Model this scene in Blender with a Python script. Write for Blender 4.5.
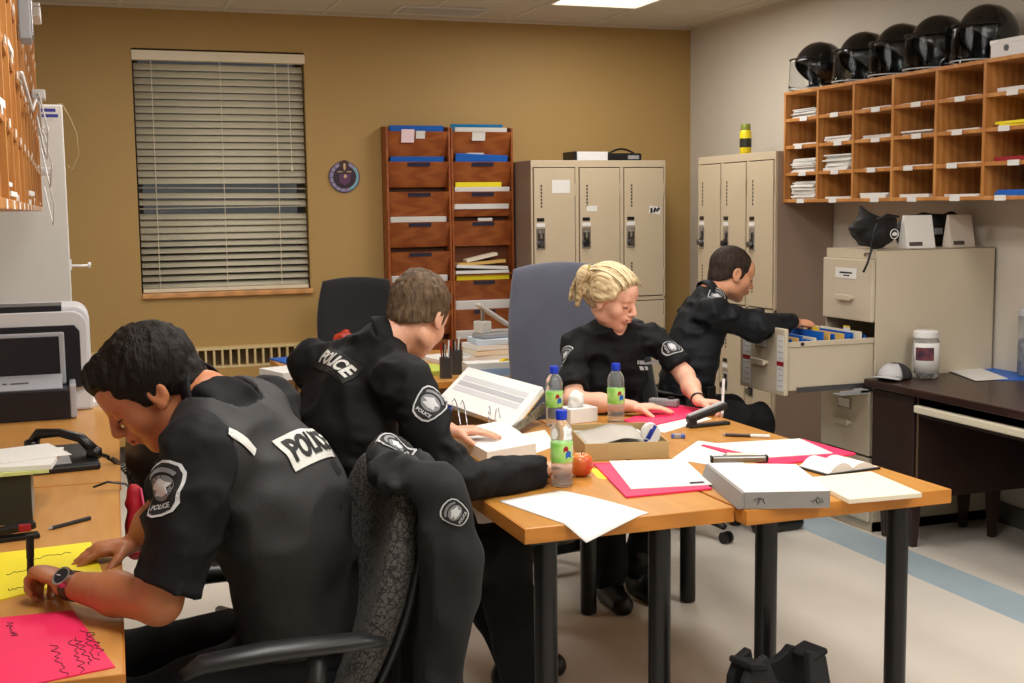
import bpy, bmesh, math, random
import numpy as np
from mathutils import Vector, Matrix, Euler
from mathutils.bvhtree import BVHTree
random.seed(7); np.random.seed(7)
for o in list(bpy.data.objects): bpy.data.objects.remove(o)
SC = bpy.context.scene; COL = SC.collection
PI = math.pi
# ------------------------------------------------------------------ camera
H = 1.55; F = 1237.0
def cam_axes(yaw, pitch, roll):
    yaw, pitch, roll = map(math.radians, (yaw, pitch, roll))
    f = Vector((math.sin(yaw)*math.cos(pitch), math.cos(yaw)*math.cos(pitch), -math.sin(pitch)))
    r = Vector((math.cos(yaw), -math.sin(yaw), 0)); d = f.cross(r)
    c, s = math.cos(roll), math.sin(roll)
    return c*r + s*d, -s*r + c*d, f
RX, DX, FX = cam_axes(19.72, 6.222, .72)
cd = bpy.data.cameras.new('camera'); cam = bpy.data.objects.new('camera', cd); COL.objects.link(cam)
cd.sensor_width = 36; cd.lens = F/1024*36; cd.clip_start = .02; cd.clip_end = 200
M = Matrix.Identity(4)
for i in range(3):
    M[i][0] = RX[i]; M[i][1] = -DX[i]; M[i][2] = -FX[i]
M[0][3], M[1][3], M[2][3] = 0, 0, H
cam.matrix_world = M
SC.camera = cam
def ray(x, y): return RX*((x-512)/F) + DX*((y-341.5)/F) + FX
EYE = Vector((0, 0, H))
def PZ(x, y, z): v = ray(x, y); return EYE + v*((z-H)/v.z)
def PY(x, y, Y): v = ray(x, y); return EYE + v*(Y/v.y)
def PX(x, y, X): v = ray(x, y); return EYE + v*(X/v.x)
# ------------------------------------------------------------------ world, lights, exposure
vs = SC.view_settings
vs.view_transform = 'Standard'; vs.look = 'None'; vs.gamma = 1; vs.use_curve_mapping = False
vs.exposure = 0.0
W = bpy.data.worlds.new('world'); SC.world = W; W.use_nodes = True
W.node_tree.nodes['Background'].inputs[0].default_value = (.18, .185, .195, 1)
W.node_tree.nodes['Background'].inputs[1].default_value = .30
ROOM = dict(x0=-.6, x1=4.2, y0=-1.9, y1=7.92, z1=2.77)
PANELS = [(3.11, 6.53), (0.67, 5.92), (1.89, 4.09), (.67, 2.26), (3.11, 2.26), (1.89, .43)]     # ceiling troffers 0.6 x 1.2 m
for (px, py) in PANELS:
    ld = bpy.data.lights.new('troffer_light', 'AREA'); ld.shape = 'RECTANGLE'; ld.size = .56; ld.size_y = 1.14
    ld.energy = (29 if px == 1.89 else 36) if py < 5.5 else 23; ld.color = (1, .97, .935)
    lo = bpy.data.objects.new('troffer_light', ld); COL.objects.link(lo); lo.location = (px, py, ROOM['z1']-.03)
# ------------------------------------------------------------------ materials
def lin(c):
    c = c/255
    return c/12.92 if c <= .04045 else ((c+.055)/1.055)**2.4
def rgb(r, g, b): return (lin(r), lin(g), lin(b), 1)
MATS = {}
def mat(name, col, rough=.55, metal=0, var=.0, scale=8, bump=0, bscale=120, stretch=(1, 1, 1), trans=0, ior=1.45, emit=0, alpha=1, sheen=0, coat=0, spec=.5, col2=None, wave=None):
    if name in MATS: return MATS[name]
    m = bpy.data.materials.new(name); m.use_nodes = True; n = m.node_tree; b = n.nodes['Principled BSDF']
    c = rgb(*col)
    b.inputs['Base Color'].default_value = c; b.inputs['Roughness'].default_value = rough; b.inputs['Metallic'].default_value = metal
    b.inputs['Specular IOR Level'].default_value = spec
    b.inputs['Transmission Weight'].default_value = trans; b.inputs['IOR'].default_value = ior; b.inputs['Alpha'].default_value = alpha
    b.inputs['Sheen Weight'].default_value = sheen; b.inputs['Coat Weight'].default_value = coat
    if emit:
        b.inputs['Emission Color'].default_value = c; b.inputs['Emission Strength'].default_value = emit
    if var or bump:
        tc = n.nodes.new('ShaderNodeTexCoord'); mp = n.nodes.new('ShaderNodeMapping'); mp.inputs['Scale'].default_value = stretch
        n.links.new(tc.outputs['Object'], mp.inputs[0])
    if var:
        if wave:
            t = n.nodes.new('ShaderNodeTexWave'); t.inputs['Scale'].default_value = wave; t.inputs['Distortion'].default_value = 9; t.inputs['Detail'].default_value = 3; t.inputs['Detail Scale'].default_value = 1.2
        else:
            t = n.nodes.new('ShaderNodeTexNoise'); t.inputs['Scale'].default_value = scale; t.inputs['Detail'].default_value = 5
        r = n.nodes.new('ShaderNodeValToRGB')
        e0, e1 = r.color_ramp.elements
        e0.position, e1.position = (.3, .7) if not wave else (.1, .9)
        c2 = rgb(*col2) if col2 else None
        e0.color = tuple(v*(1-var) for v in c[:3]) + (1,) if not c2 else c2
        e1.color = tuple(min(1, v*(1+var)) for v in c[:3]) + (1,) if not c2 else c
        n.links.new(mp.outputs[0], t.inputs['Vector'])
        n.links.new(t.outputs['Fac'], r.inputs[0]); n.links.new(r.outputs[0], b.inputs['Base Color'])
    if bump:
        t2 = n.nodes.new('ShaderNodeTexNoise'); t2.inputs['Scale'].default_value = bscale; t2.inputs['Detail'].default_value = 3
        bp = n.nodes.new('ShaderNodeBump'); bp.inputs['Strength'].default_value = bump; bp.inputs['Distance'].default_value = .01
        n.links.new(mp.outputs[0], t2.inputs['Vector']); n.links.new(t2.outputs['Fac'], bp.inputs['Height']); n.links.new(bp.outputs[0], b.inputs['Normal'])
    MATS[name] = m
    return m
# ------------------------------------------------------------------ mesh helpers
class MB:
    def __init__(s): s.v = []; s.f = []
    def add(s, vs, fs):
        k = len(s.v); s.v += [tuple(p) for p in vs]; s.f += [tuple(i+k for i in q) for q in fs]; return s
    def box(s, c, d, rot=None):
        x, y, z = d[0]/2, d[1]/2, d[2]/2
        P = [Vector((i*x, j*y, k*z)) for i in (-1, 1) for j in (-1, 1) for k in (-1, 1)]
        if rot is not None: P = [rot @ p for p in P]
        c = Vector(c)
        return s.add([p+c for p in P], [(0, 1, 3, 2), (4, 6, 7, 5), (0, 4, 5, 1), (2, 3, 7, 6), (0, 2, 6, 4), (1, 5, 7, 3)])
    def bb(s, lo, hi): return s.box([(a+b)/2 for a, b in zip(lo, hi)], [abs(b-a) for a, b in zip(lo, hi)])
    def hexa(s, bot, top):   # two quads of 4 points
        return s.add(list(bot)+list(top), [(3, 2, 1, 0), (4, 5, 6, 7), (0, 1, 5, 4), (1, 2, 6, 5), (2, 3, 7, 6), (3, 0, 4, 7)])
    def tube(s, pts, r, n=10, cap=True, squash=1):
        pts = [Vector(p) for p in pts]; rs = r if isinstance(r, (list, tuple)) else [r]*len(pts)
        V = []; prev = None
        for i, p in enumerate(pts):
            t = (pts[min(i+1, len(pts)-1)] - pts[max(i-1, 0)]).normalized()
            if prev is None:
                a = Vector((0, 0, 1)) if abs(t.z) < .9 else Vector((1, 0, 0)); u = t.cross(a).normalized()
            else: u = (prev - t*prev.dot(t)).normalized()
            w = t.cross(u); prev = u
            V += [p + (u*math.cos(2*PI*k/n) + w*math.sin(2*PI*k/n)*squash)*rs[i] for k in range(n)]
        Fs = [(i*n+k, i*n+(k+1) % n, (i+1)*n+(k+1) % n, (i+1)*n+k) for i in range(len(pts)-1) for k in range(n)]
        if cap: Fs += [tuple(range(n))[::-1], tuple((len(pts)-1)*n+k for k in range(n))]
        return s.add(V, Fs)
    def lathe(s, prof, c=(0, 0, 0), n=20, sx=1, sy=1):
        V = []; c = Vector(c)
        for r, z in prof: V += [c + Vector((max(r, 1e-4)*sx*math.cos(2*PI*k/n), max(r, 1e-4)*sy*math.sin(2*PI*k/n), z)) for k in range(n)]
        Fs = [(i*n+k, i*n+(k+1) % n, (i+1)*n+(k+1) % n, (i+1)*n+k) for i in range(len(prof)-1) for k in range(n)]
        Fs += [tuple(range(n))[::-1], tuple((len(prof)-1)*n+k for k in range(n))]
        return s.add(V, Fs)
    def prism(s, poly, a, b, axis=2):   # polygon (2-D) extruded along axis
        def mk(p, t): q = list(p); q.insert(axis, t); return q
        n = len(poly)
        return s.add([mk(p, a) for p in poly]+[mk(p, b) for p in poly], [tuple(range(n))[::-1], tuple(range(n, 2*n))] + [(i, (i+1) % n, n+(i+1) % n, n+i) for i in range(n)])
    def grid(s, fn, nu, nv, wrap=False):
        V = [fn(i/nu, j/nv) for i in range(nu+1) for j in range(nv+1)]
        return s.add(V, [(i*(nv+1)+j, (i+1)*(nv+1)+j, (i+1)*(nv+1)+j+1, i*(nv+1)+j+1) for i in range(nu) for j in range(nv)])
    def mesh(s, name, smooth=False):
        me = bpy.data.meshes.new(name); me.from_pydata(s.v, [], s.f); 
        bm = bmesh.new(); bm.from_mesh(me); bmesh.ops.recalc_face_normals(bm, faces=bm.faces); bm.to_mesh(me); bm.free()
        if smooth: me.polygons.foreach_set('use_smooth', [True]*len(me.polygons))
        return me
def obj(name, mb, m, parent=None, loc=None, rz=0, bevel=0, smooth=False, seg=2, solid=0, sub=0, kind=None, auto=False):
    me = mb if isinstance(mb, bpy.types.Mesh) else mb.mesh(name, smooth or auto)
    if m is not None and not me.materials: me.materials.append(m)
    o = bpy.data.objects.new(name, me); COL.objects.link(o)
    if parent is not None: o.parent = parent
    if loc is not None: o.location = loc
    if rz: o.rotation_euler = (0, 0, rz)
    if solid:
        q = o.modifiers.new('solid', 'SOLIDIFY'); q.thickness = solid; q.offset = 0
    if sub:
        q = o.modifiers.new('sub', 'SUBSURF'); q.levels = sub; q.render_levels = sub
    if bevel:
        q = o.modifiers.new('bevel', 'BEVEL'); q.width = bevel; q.segments = seg; q.limit_method = 'ANGLE'; q.angle_limit = .6
    if auto:
        for e in me.edges: pass
        me.set_sharp_from_angle(angle=.7)
    if kind: o['kind'] = kind
    return o
def tag(o, label, cat, group=None):
    o['label'] = label; o['category'] = cat
    if group: o['group'] = group
    return o
def thing(name, label, cat, loc=(0, 0, 0), rz=0, group=None):
    o = bpy.data.objects.new(name, None); COL.objects.link(o); o.location = loc; o.rotation_euler = (0, 0, rz)
    o.empty_display_size = .1
    return tag(o, label, cat, group)
def dup(root, loc, rz=None, label=None, group=None):
    r = root.copy(); COL.objects.link(r); r.location = loc
    if rz is not None: r.rotation_euler = (0, 0, rz)
    if label: r['label'] = label
    if group: r['group'] = group
    for ch in list(root.children):
        c = ch.copy(); COL.objects.link(c); c.parent = r
        for g in list(ch.children):
            d = g.copy(); COL.objects.link(d); d.parent = c
    return r
def struct(name, mb, m, parent=None, **k):
    return obj(name, mb, m, parent, kind=None if parent else 'structure', **k)
def text_mesh(s, size, bold=.0, extr=.0004, sub=0, align='CENTER'):
    cu = bpy.data.curves.new('lettering', 'FONT'); cu.body = s; cu.size = size; cu.align_x = align; cu.align_y = 'CENTER'; cu.extrude = extr; cu.offset = bold*size; cu.resolution_u = 3
    o = bpy.data.objects.new('lettering', cu); COL.objects.link(o)
    bpy.context.view_layer.update()
    me = bpy.data.meshes.new_from_object(o.evaluated_get(bpy.context.evaluated_depsgraph_get()))
    bpy.data.objects.remove(o); bpy.data.curves.remove(cu); me.materials.clear()
    return me
# frequently used materials
PAPER = mat('paper_white', (220, 219, 215), .7, var=.03, scale=5)
CREAM = mat('paper_cream', (226, 215, 192), .7)
PINK = mat('pink_card', (232, 40, 92), .55, var=.05, scale=6)
YELLOW = mat('yellow_paper', (242, 226, 40), .6, var=.04, scale=6)
BLUEF = mat('blue_folder', (20, 96, 190), .45, var=.06, scale=5)
TEALF = mat('teal_folder', (20, 120, 170), .45)
REDF = mat('red_folder', (150, 18, 34), .5)
MANILA = mat('manila', (214, 172, 96), .6)
GREYP = mat('grey_plastic', (150, 150, 152), .4)
BLACKP = mat('black_plastic', (18, 18, 20), .38)
WHITEP = mat('white_plastic', (226, 226, 226), .4)
CHROME = mat('chrome', (200, 200, 205), .22, metal=1)
INK = mat('ink', (30, 30, 40), .6)
OAK = mat('table_laminate', (194, 138, 64), .3, var=.4, scale=5, stretch=(6, .8, 6), col2=(178, 122, 52), bump=.02, bscale=30)
OAKL = mat('desk_laminate', (204, 150, 82), .28, var=.4, scale=5, stretch=(6, .8, 6), col2=(192, 136, 70), bump=.02, bscale=30)
# ================================================================== THE ROOM
R = ROOM; T = .12
m_floor = mat('vinyl_floor', (214, 207, 196), .32, var=.05, scale=2.2, bump=.02, bscale=9)
m_strip = mat('blue_vinyl', (160, 176, 184), .35, var=.06, scale=4)
m_tan = mat('tan_paint', (172, 140, 84), .6, var=.03, scale=1.6, bump=.05, bscale=180)
m_grey = mat('grey_paint', (206, 198, 184), .6, var=.02, scale=1.6, bump=.05, bscale=180)
m_white = mat('white_paint', (214, 212, 206), .6, bump=.05, bscale=180)
m_tile = mat('ceiling_tile', (200, 190, 174), .85, var=.04, scale=40, bump=.3, bscale=160)
m_tbar = mat('tbar', (206, 198, 184), .5)
fl = struct('floor', MB().bb((R['x0']-T, R['y0']-T, -.1), (R['x1']+T, R['y1']+T, 0)), m_floor)
obj('floor_strip', MB().bb((3.25, R['y0'], 0), (3.482, R['y1'], .0012)), m_strip, fl)
# back wall with window hole
WX0, WX1, WZ0, WZ1 = .425, 1.468, 1.045, 2.53
wb = MB()
y0, y1 = R['y1'], R['y1']+.2
wb.bb((R['x0']-T, y0, 0), (WX0, y1, R['z1'])); wb.bb((WX1, y0, 0), (R['x1']+T, y1, R['z1']))
wb.bb((WX0, y0, 0), (WX1, y1, WZ0)); wb.bb((WX0, y0, WZ1), (WX1, y1, R['z1']))
struct('wall_back', wb, m_tan)
struct('wall_right', MB().bb((R['x1'], R['y0']-T, 0), (R['x1']+T, R['y1'], R['z1'])), m_grey)
struct('wall_left', MB().bb((R['x0']-T, R['y0']-T, 0), (R['x0'], R['y1'], R['z1'])), m_white)
struct('wall_front', MB().bb((R['x0'], R['y0']-T, 0), (R['x1'], R['y0'], R['z1'])), m_grey)
m_base = mat('vinyl_cove', (92, 88, 84), .5)
struct('baseboard_back', MB().bb((R['x0'], R['y1']-.012, 0), (R['x1'], R['y1'], .1)), m_base)
struct('baseboard_right', MB().bb((R['x1']-.012, R['y0'], 0), (R['x1'], R['y1']-.012, .1)), m_base)
# ceiling: slab, grid of bars, one tile per bay
ce = struct('ceiling', MB().bb((R['x0']-T, R['y0']-T, R['z1']+.06), (R['x1']+T, R['y1']+T, R['z1']+.16)), m_tile)
tile_me = MB().bb((-.298, -.298, 0), (.298, .298, .016)).mesh('ceiling_tile'); tile_me.materials.append(m_tile)
gx = [1.89+.61*k for k in range(-5, 5)]; gy = [7.445-.61*k for k in range(-1, 17)]
cover = set()
for (px, py) in PANELS:
    for gxx in gx:
        for gyy in gy:
            if abs(gxx-px) < .31 and abs(gyy-py) < .61: cover.add((gxx, gyy))
for a in gx:
    for b in gy:
        if (a, b) in cover or a-.3 > R['x1'] or a+.3 < R['x0'] or b-.3 > R['y1'] or b+.3 < R['y0']: continue
        if a-.3 < R['x0'] or a+.3 > R['x1'] or b+.3 > R['y1'] or b-.3 < R['y0']:
            x0, x1, ya, yb = max(a-.298, R['x0']), min(a+.298, R['x1']), max(b-.298, R['y0']), min(b+.298, R['y1'])
            if x1-x0 < .01 or yb-ya < .01: continue
            obj('ceiling_tile', MB().bb((x0, ya, R['z1']), (x1, yb, R['z1']+.016)), m_tile, ce)
        else: obj('ceiling_tile', tile_me, None, ce, loc=(a, b, R['z1']))
tb = MB()
for a in gx:
    if R['x0'] < a-.305 < R['x1']: tb.bb((a-.317, R['y0'], R['z1']-.004), (a-.293, R['y1'], R['z1']))
for b in gy:
    if R['y0'] < b-.305 < R['y1']: tb.bb((R['x0'], b-.317, R['z1']-.003), (R['x1'], b-.293, R['z1']))
obj('ceiling_grid', tb, m_tbar, ce)
wa = MB().bb((R['x0'], R['y1']-.022, R['z1']-.006), (R['x1'], R['y1'], R['z1'])).bb((R['x1']-.022, R['y0'], R['z1']-.006), (R['x1'], R['y1'], R['z1']))
obj('wall_angle', wa, m_tbar, ce)
m_diff = mat('lit_diffuser', (255, 247, 232), .5, emit=3.2)
m_frame = mat('troffer_frame', (214, 210, 200), .5)
first = None
names = ['over the far filing corner', 'above the printer desk', 'above the two tables', 'above the left desk', 'over the brown desk', 'just inside the front wall']
for k, (px, py) in enumerate(PANELS):
    t = thing('ceiling_light', 'fluorescent troffer with glowing flat diffuser ' + names[k], 'ceiling light', (px, py, R['z1']-.006), 0, 'ceiling troffers')
    fr = MB()
    for (lo, hi) in [((-.305, -.61), (.305, -.58)), ((-.305, .58), (.305, .61)), ((-.305, -.58), (-.28, .58)), ((.28, -.58), (.305, .58))]:
        fr.bb((lo[0], lo[1], -.004), (hi[0], hi[1], .05))
    obj('frame', fr, m_frame, t); obj('diffuser', MB().bb((-.28, -.58, .008), (.28, .58, .014)), m_diff, t)
# air vent in the ceiling
t = thing('ceiling_vent', 'slatted metal air vent set in the ceiling above the back wall', 'vent', (2.26, 7.55, R['z1']-.012))
obj('frame', MB().bb((-.28, -.14, 0), (.28, -.12, .01)).bb((-.28, .12, 0), (.28, .14, .01)).bb((-.28, -.12, 0), (-.26, .12, .01)).bb((.26, -.12, 0), (.28, .12, .01)), m_frame, t)
for k in range(6): obj('slat', MB().box((0, -.1+.04*k, .004), (.52, .03, .003), Matrix.Rotation(.5, 3, 'X')), m_frame, t)
# ------------------------------------------------------------------ window 1
m_wf = mat('window_frame_metal', (60, 56, 52), .4)
w1 = MB()
for (a, b, c, d) in [(WX0, WX0+.04, WZ0, WZ1), (WX1-.04, WX1, WZ0, WZ1), (WX0, WX1, WZ0, WZ0+.04), (WX0, WX1, WZ1-.04, WZ1), (WX0, WX1, 1.72, 1.76)]:
    w1.bb((a, y0+.12, c), (b, y0+.17, d))
wo = struct('window_1', w1, m_wf)
obj('pane', MB().bb((WX0+.04, y0+.145, WZ0+.04), (WX1-.04, y0+.15, 1.72)), mat('window_glass', (235, 240, 245), .02, trans=1, ior=1.45), wo)
obj('pane', MB().bb((WX0+.04, y0+.145, 1.76), (WX1-.04, y0+.15, WZ1-.04)), MATS['window_glass'], wo)
obj('window_sill', MB().bb((WX0-.0, y0-.03, WZ0-.032), (WX1+.012, y0+.12, WZ0)), mat('sill_oak', (204, 148, 92), .4, var=.12, wave=2, stretch=(1, 6, 6)), wo, bevel=.006)
# outside: a parked car park wall and ground, dim
og = struct('ground_outside', MB().bb((-8, 8.3, -.9), (12, 30, -.8)), mat('asphalt', (60, 60, 64), .9, var=.2, scale=3))
t = thing('parked_van', 'grey van parked outside beyond the window blind', 'van', (1.5, 13.5, -.8))
obj('body', MB().prism([(-2.4, .35), (2.4, .35), (2.4, 1.15), (1.5, 1.3), (.9, 2.1), (-2.3, 2.1), (-2.4, 1.6)], -.9, .9, 1), mat('van_paint', (150, 155, 165), .3, coat=1), t, bevel=.08)
obj('side_window', MB().prism([(-2.1, 1.35), (1.2, 1.35), (.75, 1.95), (-2.1, 1.95)], -.915, -.89, 1), BLACKP, t)
for sx in (-1.5, 1.5): obj('wheel', MB().tube([(sx, -.92, .35), (sx, -.65, .35)], .35, 20), BLACKP, t)
# ------------------------------------------------------------------ venetian blind
m_slat = mat('blind_slat', (196, 190, 168), .5)
m_slat2 = mat('blind_rail', (226, 214, 188), .45)
bl = thing('window_blind', 'cream horizontal venetian blind with a few bent slats over the window', 'window blind', ((WX0+WX1)/2, y0+.035, WZ0))
bw = WX1-WX0-.02
obj('headrail', MB().bb((-bw/2-.012, -.052, 1.415), (bw/2+.012, .02, 1.473)), m_slat2, bl, bevel=.004)
ns = 32
def slat_mesh(tilt, dx=0, skew=0):
    mb = MB(); n = 6; w = .05
    V = []
    for sx in (-bw/2, bw/2):
        for k in range(n+1):
            a = (k/n-.5); yy = a*w; zz = .004*(1-(2*a)**2)
            p = Vector((0, yy*math.cos(tilt)-zz*math.sin(tilt), yy*math.sin(tilt)+zz*math.cos(tilt)))
            V.append((sx, p.y, p.z + (skew if sx > 0 else 0)))
    return mb.add(V, [(k, k+1, n+1+k+1, n+1+k) for k in range(n)])
sm = slat_mesh(1.02).mesh('slat', True); sm.materials.append(m_slat)
for k in range(ns):
    z = 1.38 - k*(1.38-.045)/(ns-1)
    if k in (17, 20): o = obj('slat', slat_mesh(.12, skew=-.012 if k == 17 else .008), m_slat, bl, loc=(0, 0, z), smooth=True, solid=.0012)
    elif k in (18, 19, 21): o = obj('slat', slat_mesh(.75, skew=-.008), m_slat, bl, loc=(0, 0, z-.004), smooth=True, solid=.0012)
    elif k > 24: o = obj('slat', slat_mesh(.72), m_slat, bl, loc=(0, 0, z), smooth=True, solid=.0012)
    else: o = obj('slat', sm, None, bl, loc=(0, 0, z), solid=.0012)
obj('bottom_rail', MB().bb((-bw/2, -.025, .002), (bw/2, .025, .026)), m_slat2, bl, bevel=.004)
for x in (-.41, 0, .34): obj('cord', MB().tube([(x, -.03, 1.42), (x, -.03, .02)], .0022, 6), m_slat2, bl)
obj('pull_cord', MB().tube([(.42, -.04, 1.42), (.425, -.04, .78)], .0025, 6).lathe([(.002, 0), (.009, .004), (.006, .03), (.002, .034)], (.425, -.04, .745), 8), m_slat2, bl)
# ------------------------------------------------------------------ convector heater on the back wall
m_heat = mat('heater_enamel', (214, 192, 140), .45); m_dark = mat('heater_dark', (104, 86, 60), .7)
HX0, HX1, HZ0, HZ1 = -.55, 2.0, .12, .70
ht = thing('baseboard_heater', 'long beige convector heater with slotted grille below the window', 'heater', (0, y0, 0))
obj('front_panel', MB().bb((HX0, -.11, HZ0), (HX1, 0, .572)), mat('heater_tan', (182, 144, 82), .55), ht, bevel=.004)
obj('top_rail', MB().bb((HX0, -.11, .685), (HX1, 0, HZ1)), m_heat, ht, bevel=.003)
obj('lower_rail', MB().bb((HX0, -.112, .572), (HX1, 0, .585)), m_heat, ht, bevel=.003)
obj('back_plate', MB().bb((HX0, -.03, .585), (HX1, 0, .685)), m_heat, ht)
obj('recess', MB().bb((HX0, -.034, .585), (HX1, -.031, .685)), m_dark, ht)
barm = MB().bb((-.006, -.11, .585), (.006, -.06, .685)).mesh('grille_bar'); barm.materials.append(m_heat)
x = HX0+.02
while x < HX1:
    obj('grille_bar', barm, None, ht, loc=(x, 0, 0)); x += .0505
# ------------------------------------------------------------------ round emblem on the back wall
c = PY(344, 177, y0)
t = thing('round_wall_plaque', 'round dark purple plaque with a crest and pale blue rim on the tan wall', 'plaque', (c.x, y0, c.z))
def disc(r, a, b, n=40): return MB().tube([(0, a, 0), (0, b, 0)], r, n)
obj('backing', disc(.1, -.012, -.0005), mat('plaque_rim', (70, 66, 96), .35), t)
obj('ring', disc(.094, -.015, -.012), mat('plaque_lavender', (150, 140, 176), .35), t)
obj('centre', disc(.074, -.018, -.015), mat('plaque_navy', (44, 26, 44), .3), t)
for k in range(9):
    a = PI*.62 + k*PI*.13
    obj('letter_mark', MB().box((.084*math.cos(a), -.0155, .084*math.sin(a)), (.006, .0016, .018), Matrix.Rotation(-(a-PI/2), 3, 'Y')), MATS['plaque_rim'], t)
arc = [(.084*math.cos(a), -.0155, .084*math.sin(a)) for a in [(-1.2+k*.12) for k in range(17)]]
obj('rim_arc', MB().tube(arc, .006, 6), mat('plaque_cyan', (120, 196, 200), .3), t)
obj('crest_head', MB().prism([(-.03, .06), (-.028, .1), (0, .108), (.026, .1), (.03, .06), (.012, .03), (-.012, .03)], -.022, -.012, 1), mat('plaque_brown', (62, 34, 34), .4), t)
obj('crest_face', MB().prism([(-.006, .05), (-.008, .08), (0, .088), (.008, .08), (.006, .05), (0, .04)], -.024, -.022, 1), mat('plaque_gold', (200, 170, 130), .4), t)
obj('crest_bar', MB().bb((-.045, -.0205, .03), (.045, -.018, .036)), MATS['plaque_gold'], t)
obj('crest_shield', MB().prism([(-.034, .02), (.04, .02), (.036, -.03), (.0, -.055), (-.034, -.03)], -.0195, -.018, 1), mat('plaque_violet', (92, 52, 92), .4), t)
obj('crest_star', MB().prism([(-.004, .012), (.004, .016), (.012, .012), (.016, .004), (.01, -.006), (.002, -.008), (-.006, -.002)], -.0215, -.0195, 1), MATS['plaque_gold'], t)
# ------------------------------------------------------------------ small specks: wall hook on white partition etc. come later
# ================================================================== FURNITURE
def pad(w, h, t, nu=18, nv=18, round_=.35, fn=None, p=8):
    """padded cushion in the x-z plane (w wide, h tall, t thick along y); fn bends it"""
    us = [-math.cos(PI*i/nu) for i in range(nu+1)]; vsx = [-math.cos(PI*i/nv) for i in range(nv+1)]
    mb = MB()
    def pt(u, v, s):
        x = w/2*u*math.sqrt(1-round_*v*v/2); z = h/2*v*math.sqrt(1-round_*u*u/2)
        y = s*t/2*max(0, 1-abs(u)**p)**.5*max(0, 1-abs(v)**p)**.5
        q = Vector((x, y, z)); return fn(q) if fn else q
    for s in (-1, 1):
        V = [pt(u, v, s) for u in us for v in vsx]; n = nv+1
        mb.add(V, [(i*n+j, (i+1)*n+j, (i+1)*n+j+1, i*n+j+1) for i in range(nu) for j in range(nv)])
    me = mb.mesh('pad', True); bm = bmesh.new(); bm.from_mesh(me); bmesh.ops.remove_doubles(bm, verts=bm.verts, dist=1e-5)
    bmesh.ops.recalc_face_normals(bm, faces=bm.faces); bm.to_mesh(me); bm.free()
    me.polygons.foreach_set('use_smooth', [True]*len(me.polygons)); return me
# ---------------------------------------------------------------- wall file organisers
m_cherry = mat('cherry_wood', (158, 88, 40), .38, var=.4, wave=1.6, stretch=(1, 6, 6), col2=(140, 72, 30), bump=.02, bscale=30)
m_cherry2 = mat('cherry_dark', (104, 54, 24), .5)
m_plate = mat('label_navy', (44, 44, 66), .4)
OW, OD, PP = .43, .125, .194
def organiser(x0, label, npk, skip=()):
    t = thing('wall_file_organizer', label, 'file organizer', (x0, R['y1'], 0), 0, 'wooden wall file organizers')
    z1 = 2.075; z0 = z1 - npk*PP - .03
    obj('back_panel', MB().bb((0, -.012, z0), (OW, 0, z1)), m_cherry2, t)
    for x in (0, OW-.014): obj('side_panel', MB().prism([(0, z0), (-OD*.75, z0+.04), (-OD, z0+.12), (-OD, z1-.01), (-.03, z1), (0, z1)], x, x+.014, 0), m_cherry, t, bevel=.002)
    for k in range(npk):
        zt = z1-.035-k*PP; zb = zt-PP+.03
        if k in skip: obj('pocket_floor', MB().bb((.014, -OD+.01, zb), (OW-.014, 0, zb+.012)), m_cherry, t); continue
        f = MB().hexa([(.014, -.07, zb), (OW-.014, -.07, zb), (OW-.014, -.06, zb), (.014, -.06, zb)], [(.014, -OD-.004, zt), (OW-.014, -OD-.004, zt), (OW-.014, -OD+.006, zt), (.014, -OD+.006, zt)])
        po = obj('pocket', f, m_cherry, t, bevel=.0015)
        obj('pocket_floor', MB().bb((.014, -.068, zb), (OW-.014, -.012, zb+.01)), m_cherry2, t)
        if k: obj('label_plate', MB().hexa([(.14, -OD+.001, zt-.03), (.29, -OD+.001, zt-.03), (.29, -OD+.004, zt-.03), (.14, -OD+.004, zt-.03)], [(.14, -OD-.008, zt-.006), (.29, -OD-.008, zt-.006), (.29, -OD-.003, zt-.006), (.14, -OD-.003, zt-.006)]), m_plate, po)
    return t
OX = [PY(387, 200, 7.8).x, 0]; OX[1] = OX[0] + OW + .004
organiser(OX[0], 'cherry wood pocket organizer on the tan wall, the one beside the round plaque', 8)
organiser(OX[1], 'cherry wood pocket organizer on the tan wall, the one beside the lockers', 8, skip=(4,))
def folder(col, k, m, w=.36, h=.25, up=.05, lean=.16, dx=0, roll=0, name='file_folder', label='', y=-.075, thick=.006, cat='folder'):
    z1 = 2.075; zt = z1-.035-k*PP
    x = OX[col]+OW/2+dx
    rot = Matrix.Rotation(lean, 3, 'X') @ Matrix.Rotation(roll, 3, 'Y')
    h = min(h, .115+up)
    o = obj(name, MB().box((0, 0, 0), (w, thick, h), rot), m, loc=(x, R['y1']+y, zt+up-h/2), bevel=.001)
    tag(o, label, cat)
    return o
A, B = 'beside the plaque', 'beside the lockers'
folder(0, 0, BLUEF, up=.04, label='blue folder in the top pocket of the organizer '+A, thick=.02)
folder(0, 1, BLUEF, up=.035, label='blue folder in the second pocket of the organizer '+A, thick=.015)
folder(0, 3, PAPER, up=.035, w=.38, label='white papers in the fourth pocket of the organizer '+A, thick=.02, name='paper_stack', cat='papers')
folder(0, 5, PAPER, up=.04, w=.38, label='white papers in the sixth pocket of the organizer '+A, thick=.02, name='paper_stack', cat='papers')
folder(1, 0, TEALF, up=.055, dx=-.01, label='teal folder standing tallest in the top pocket beside the lockers', thick=.012, y=-.035)
folder(1, 0, PAPER, up=.03, dx=.0, label='white papers in front of the teal folder, top pocket beside the lockers', name='paper_stack', cat='papers', thick=.015, y=-.09)
folder(1, 1, BLUEF, up=.05, roll=.04, label='blue folder in the second pocket of the organizer '+B, thick=.02, y=-.085)
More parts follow.
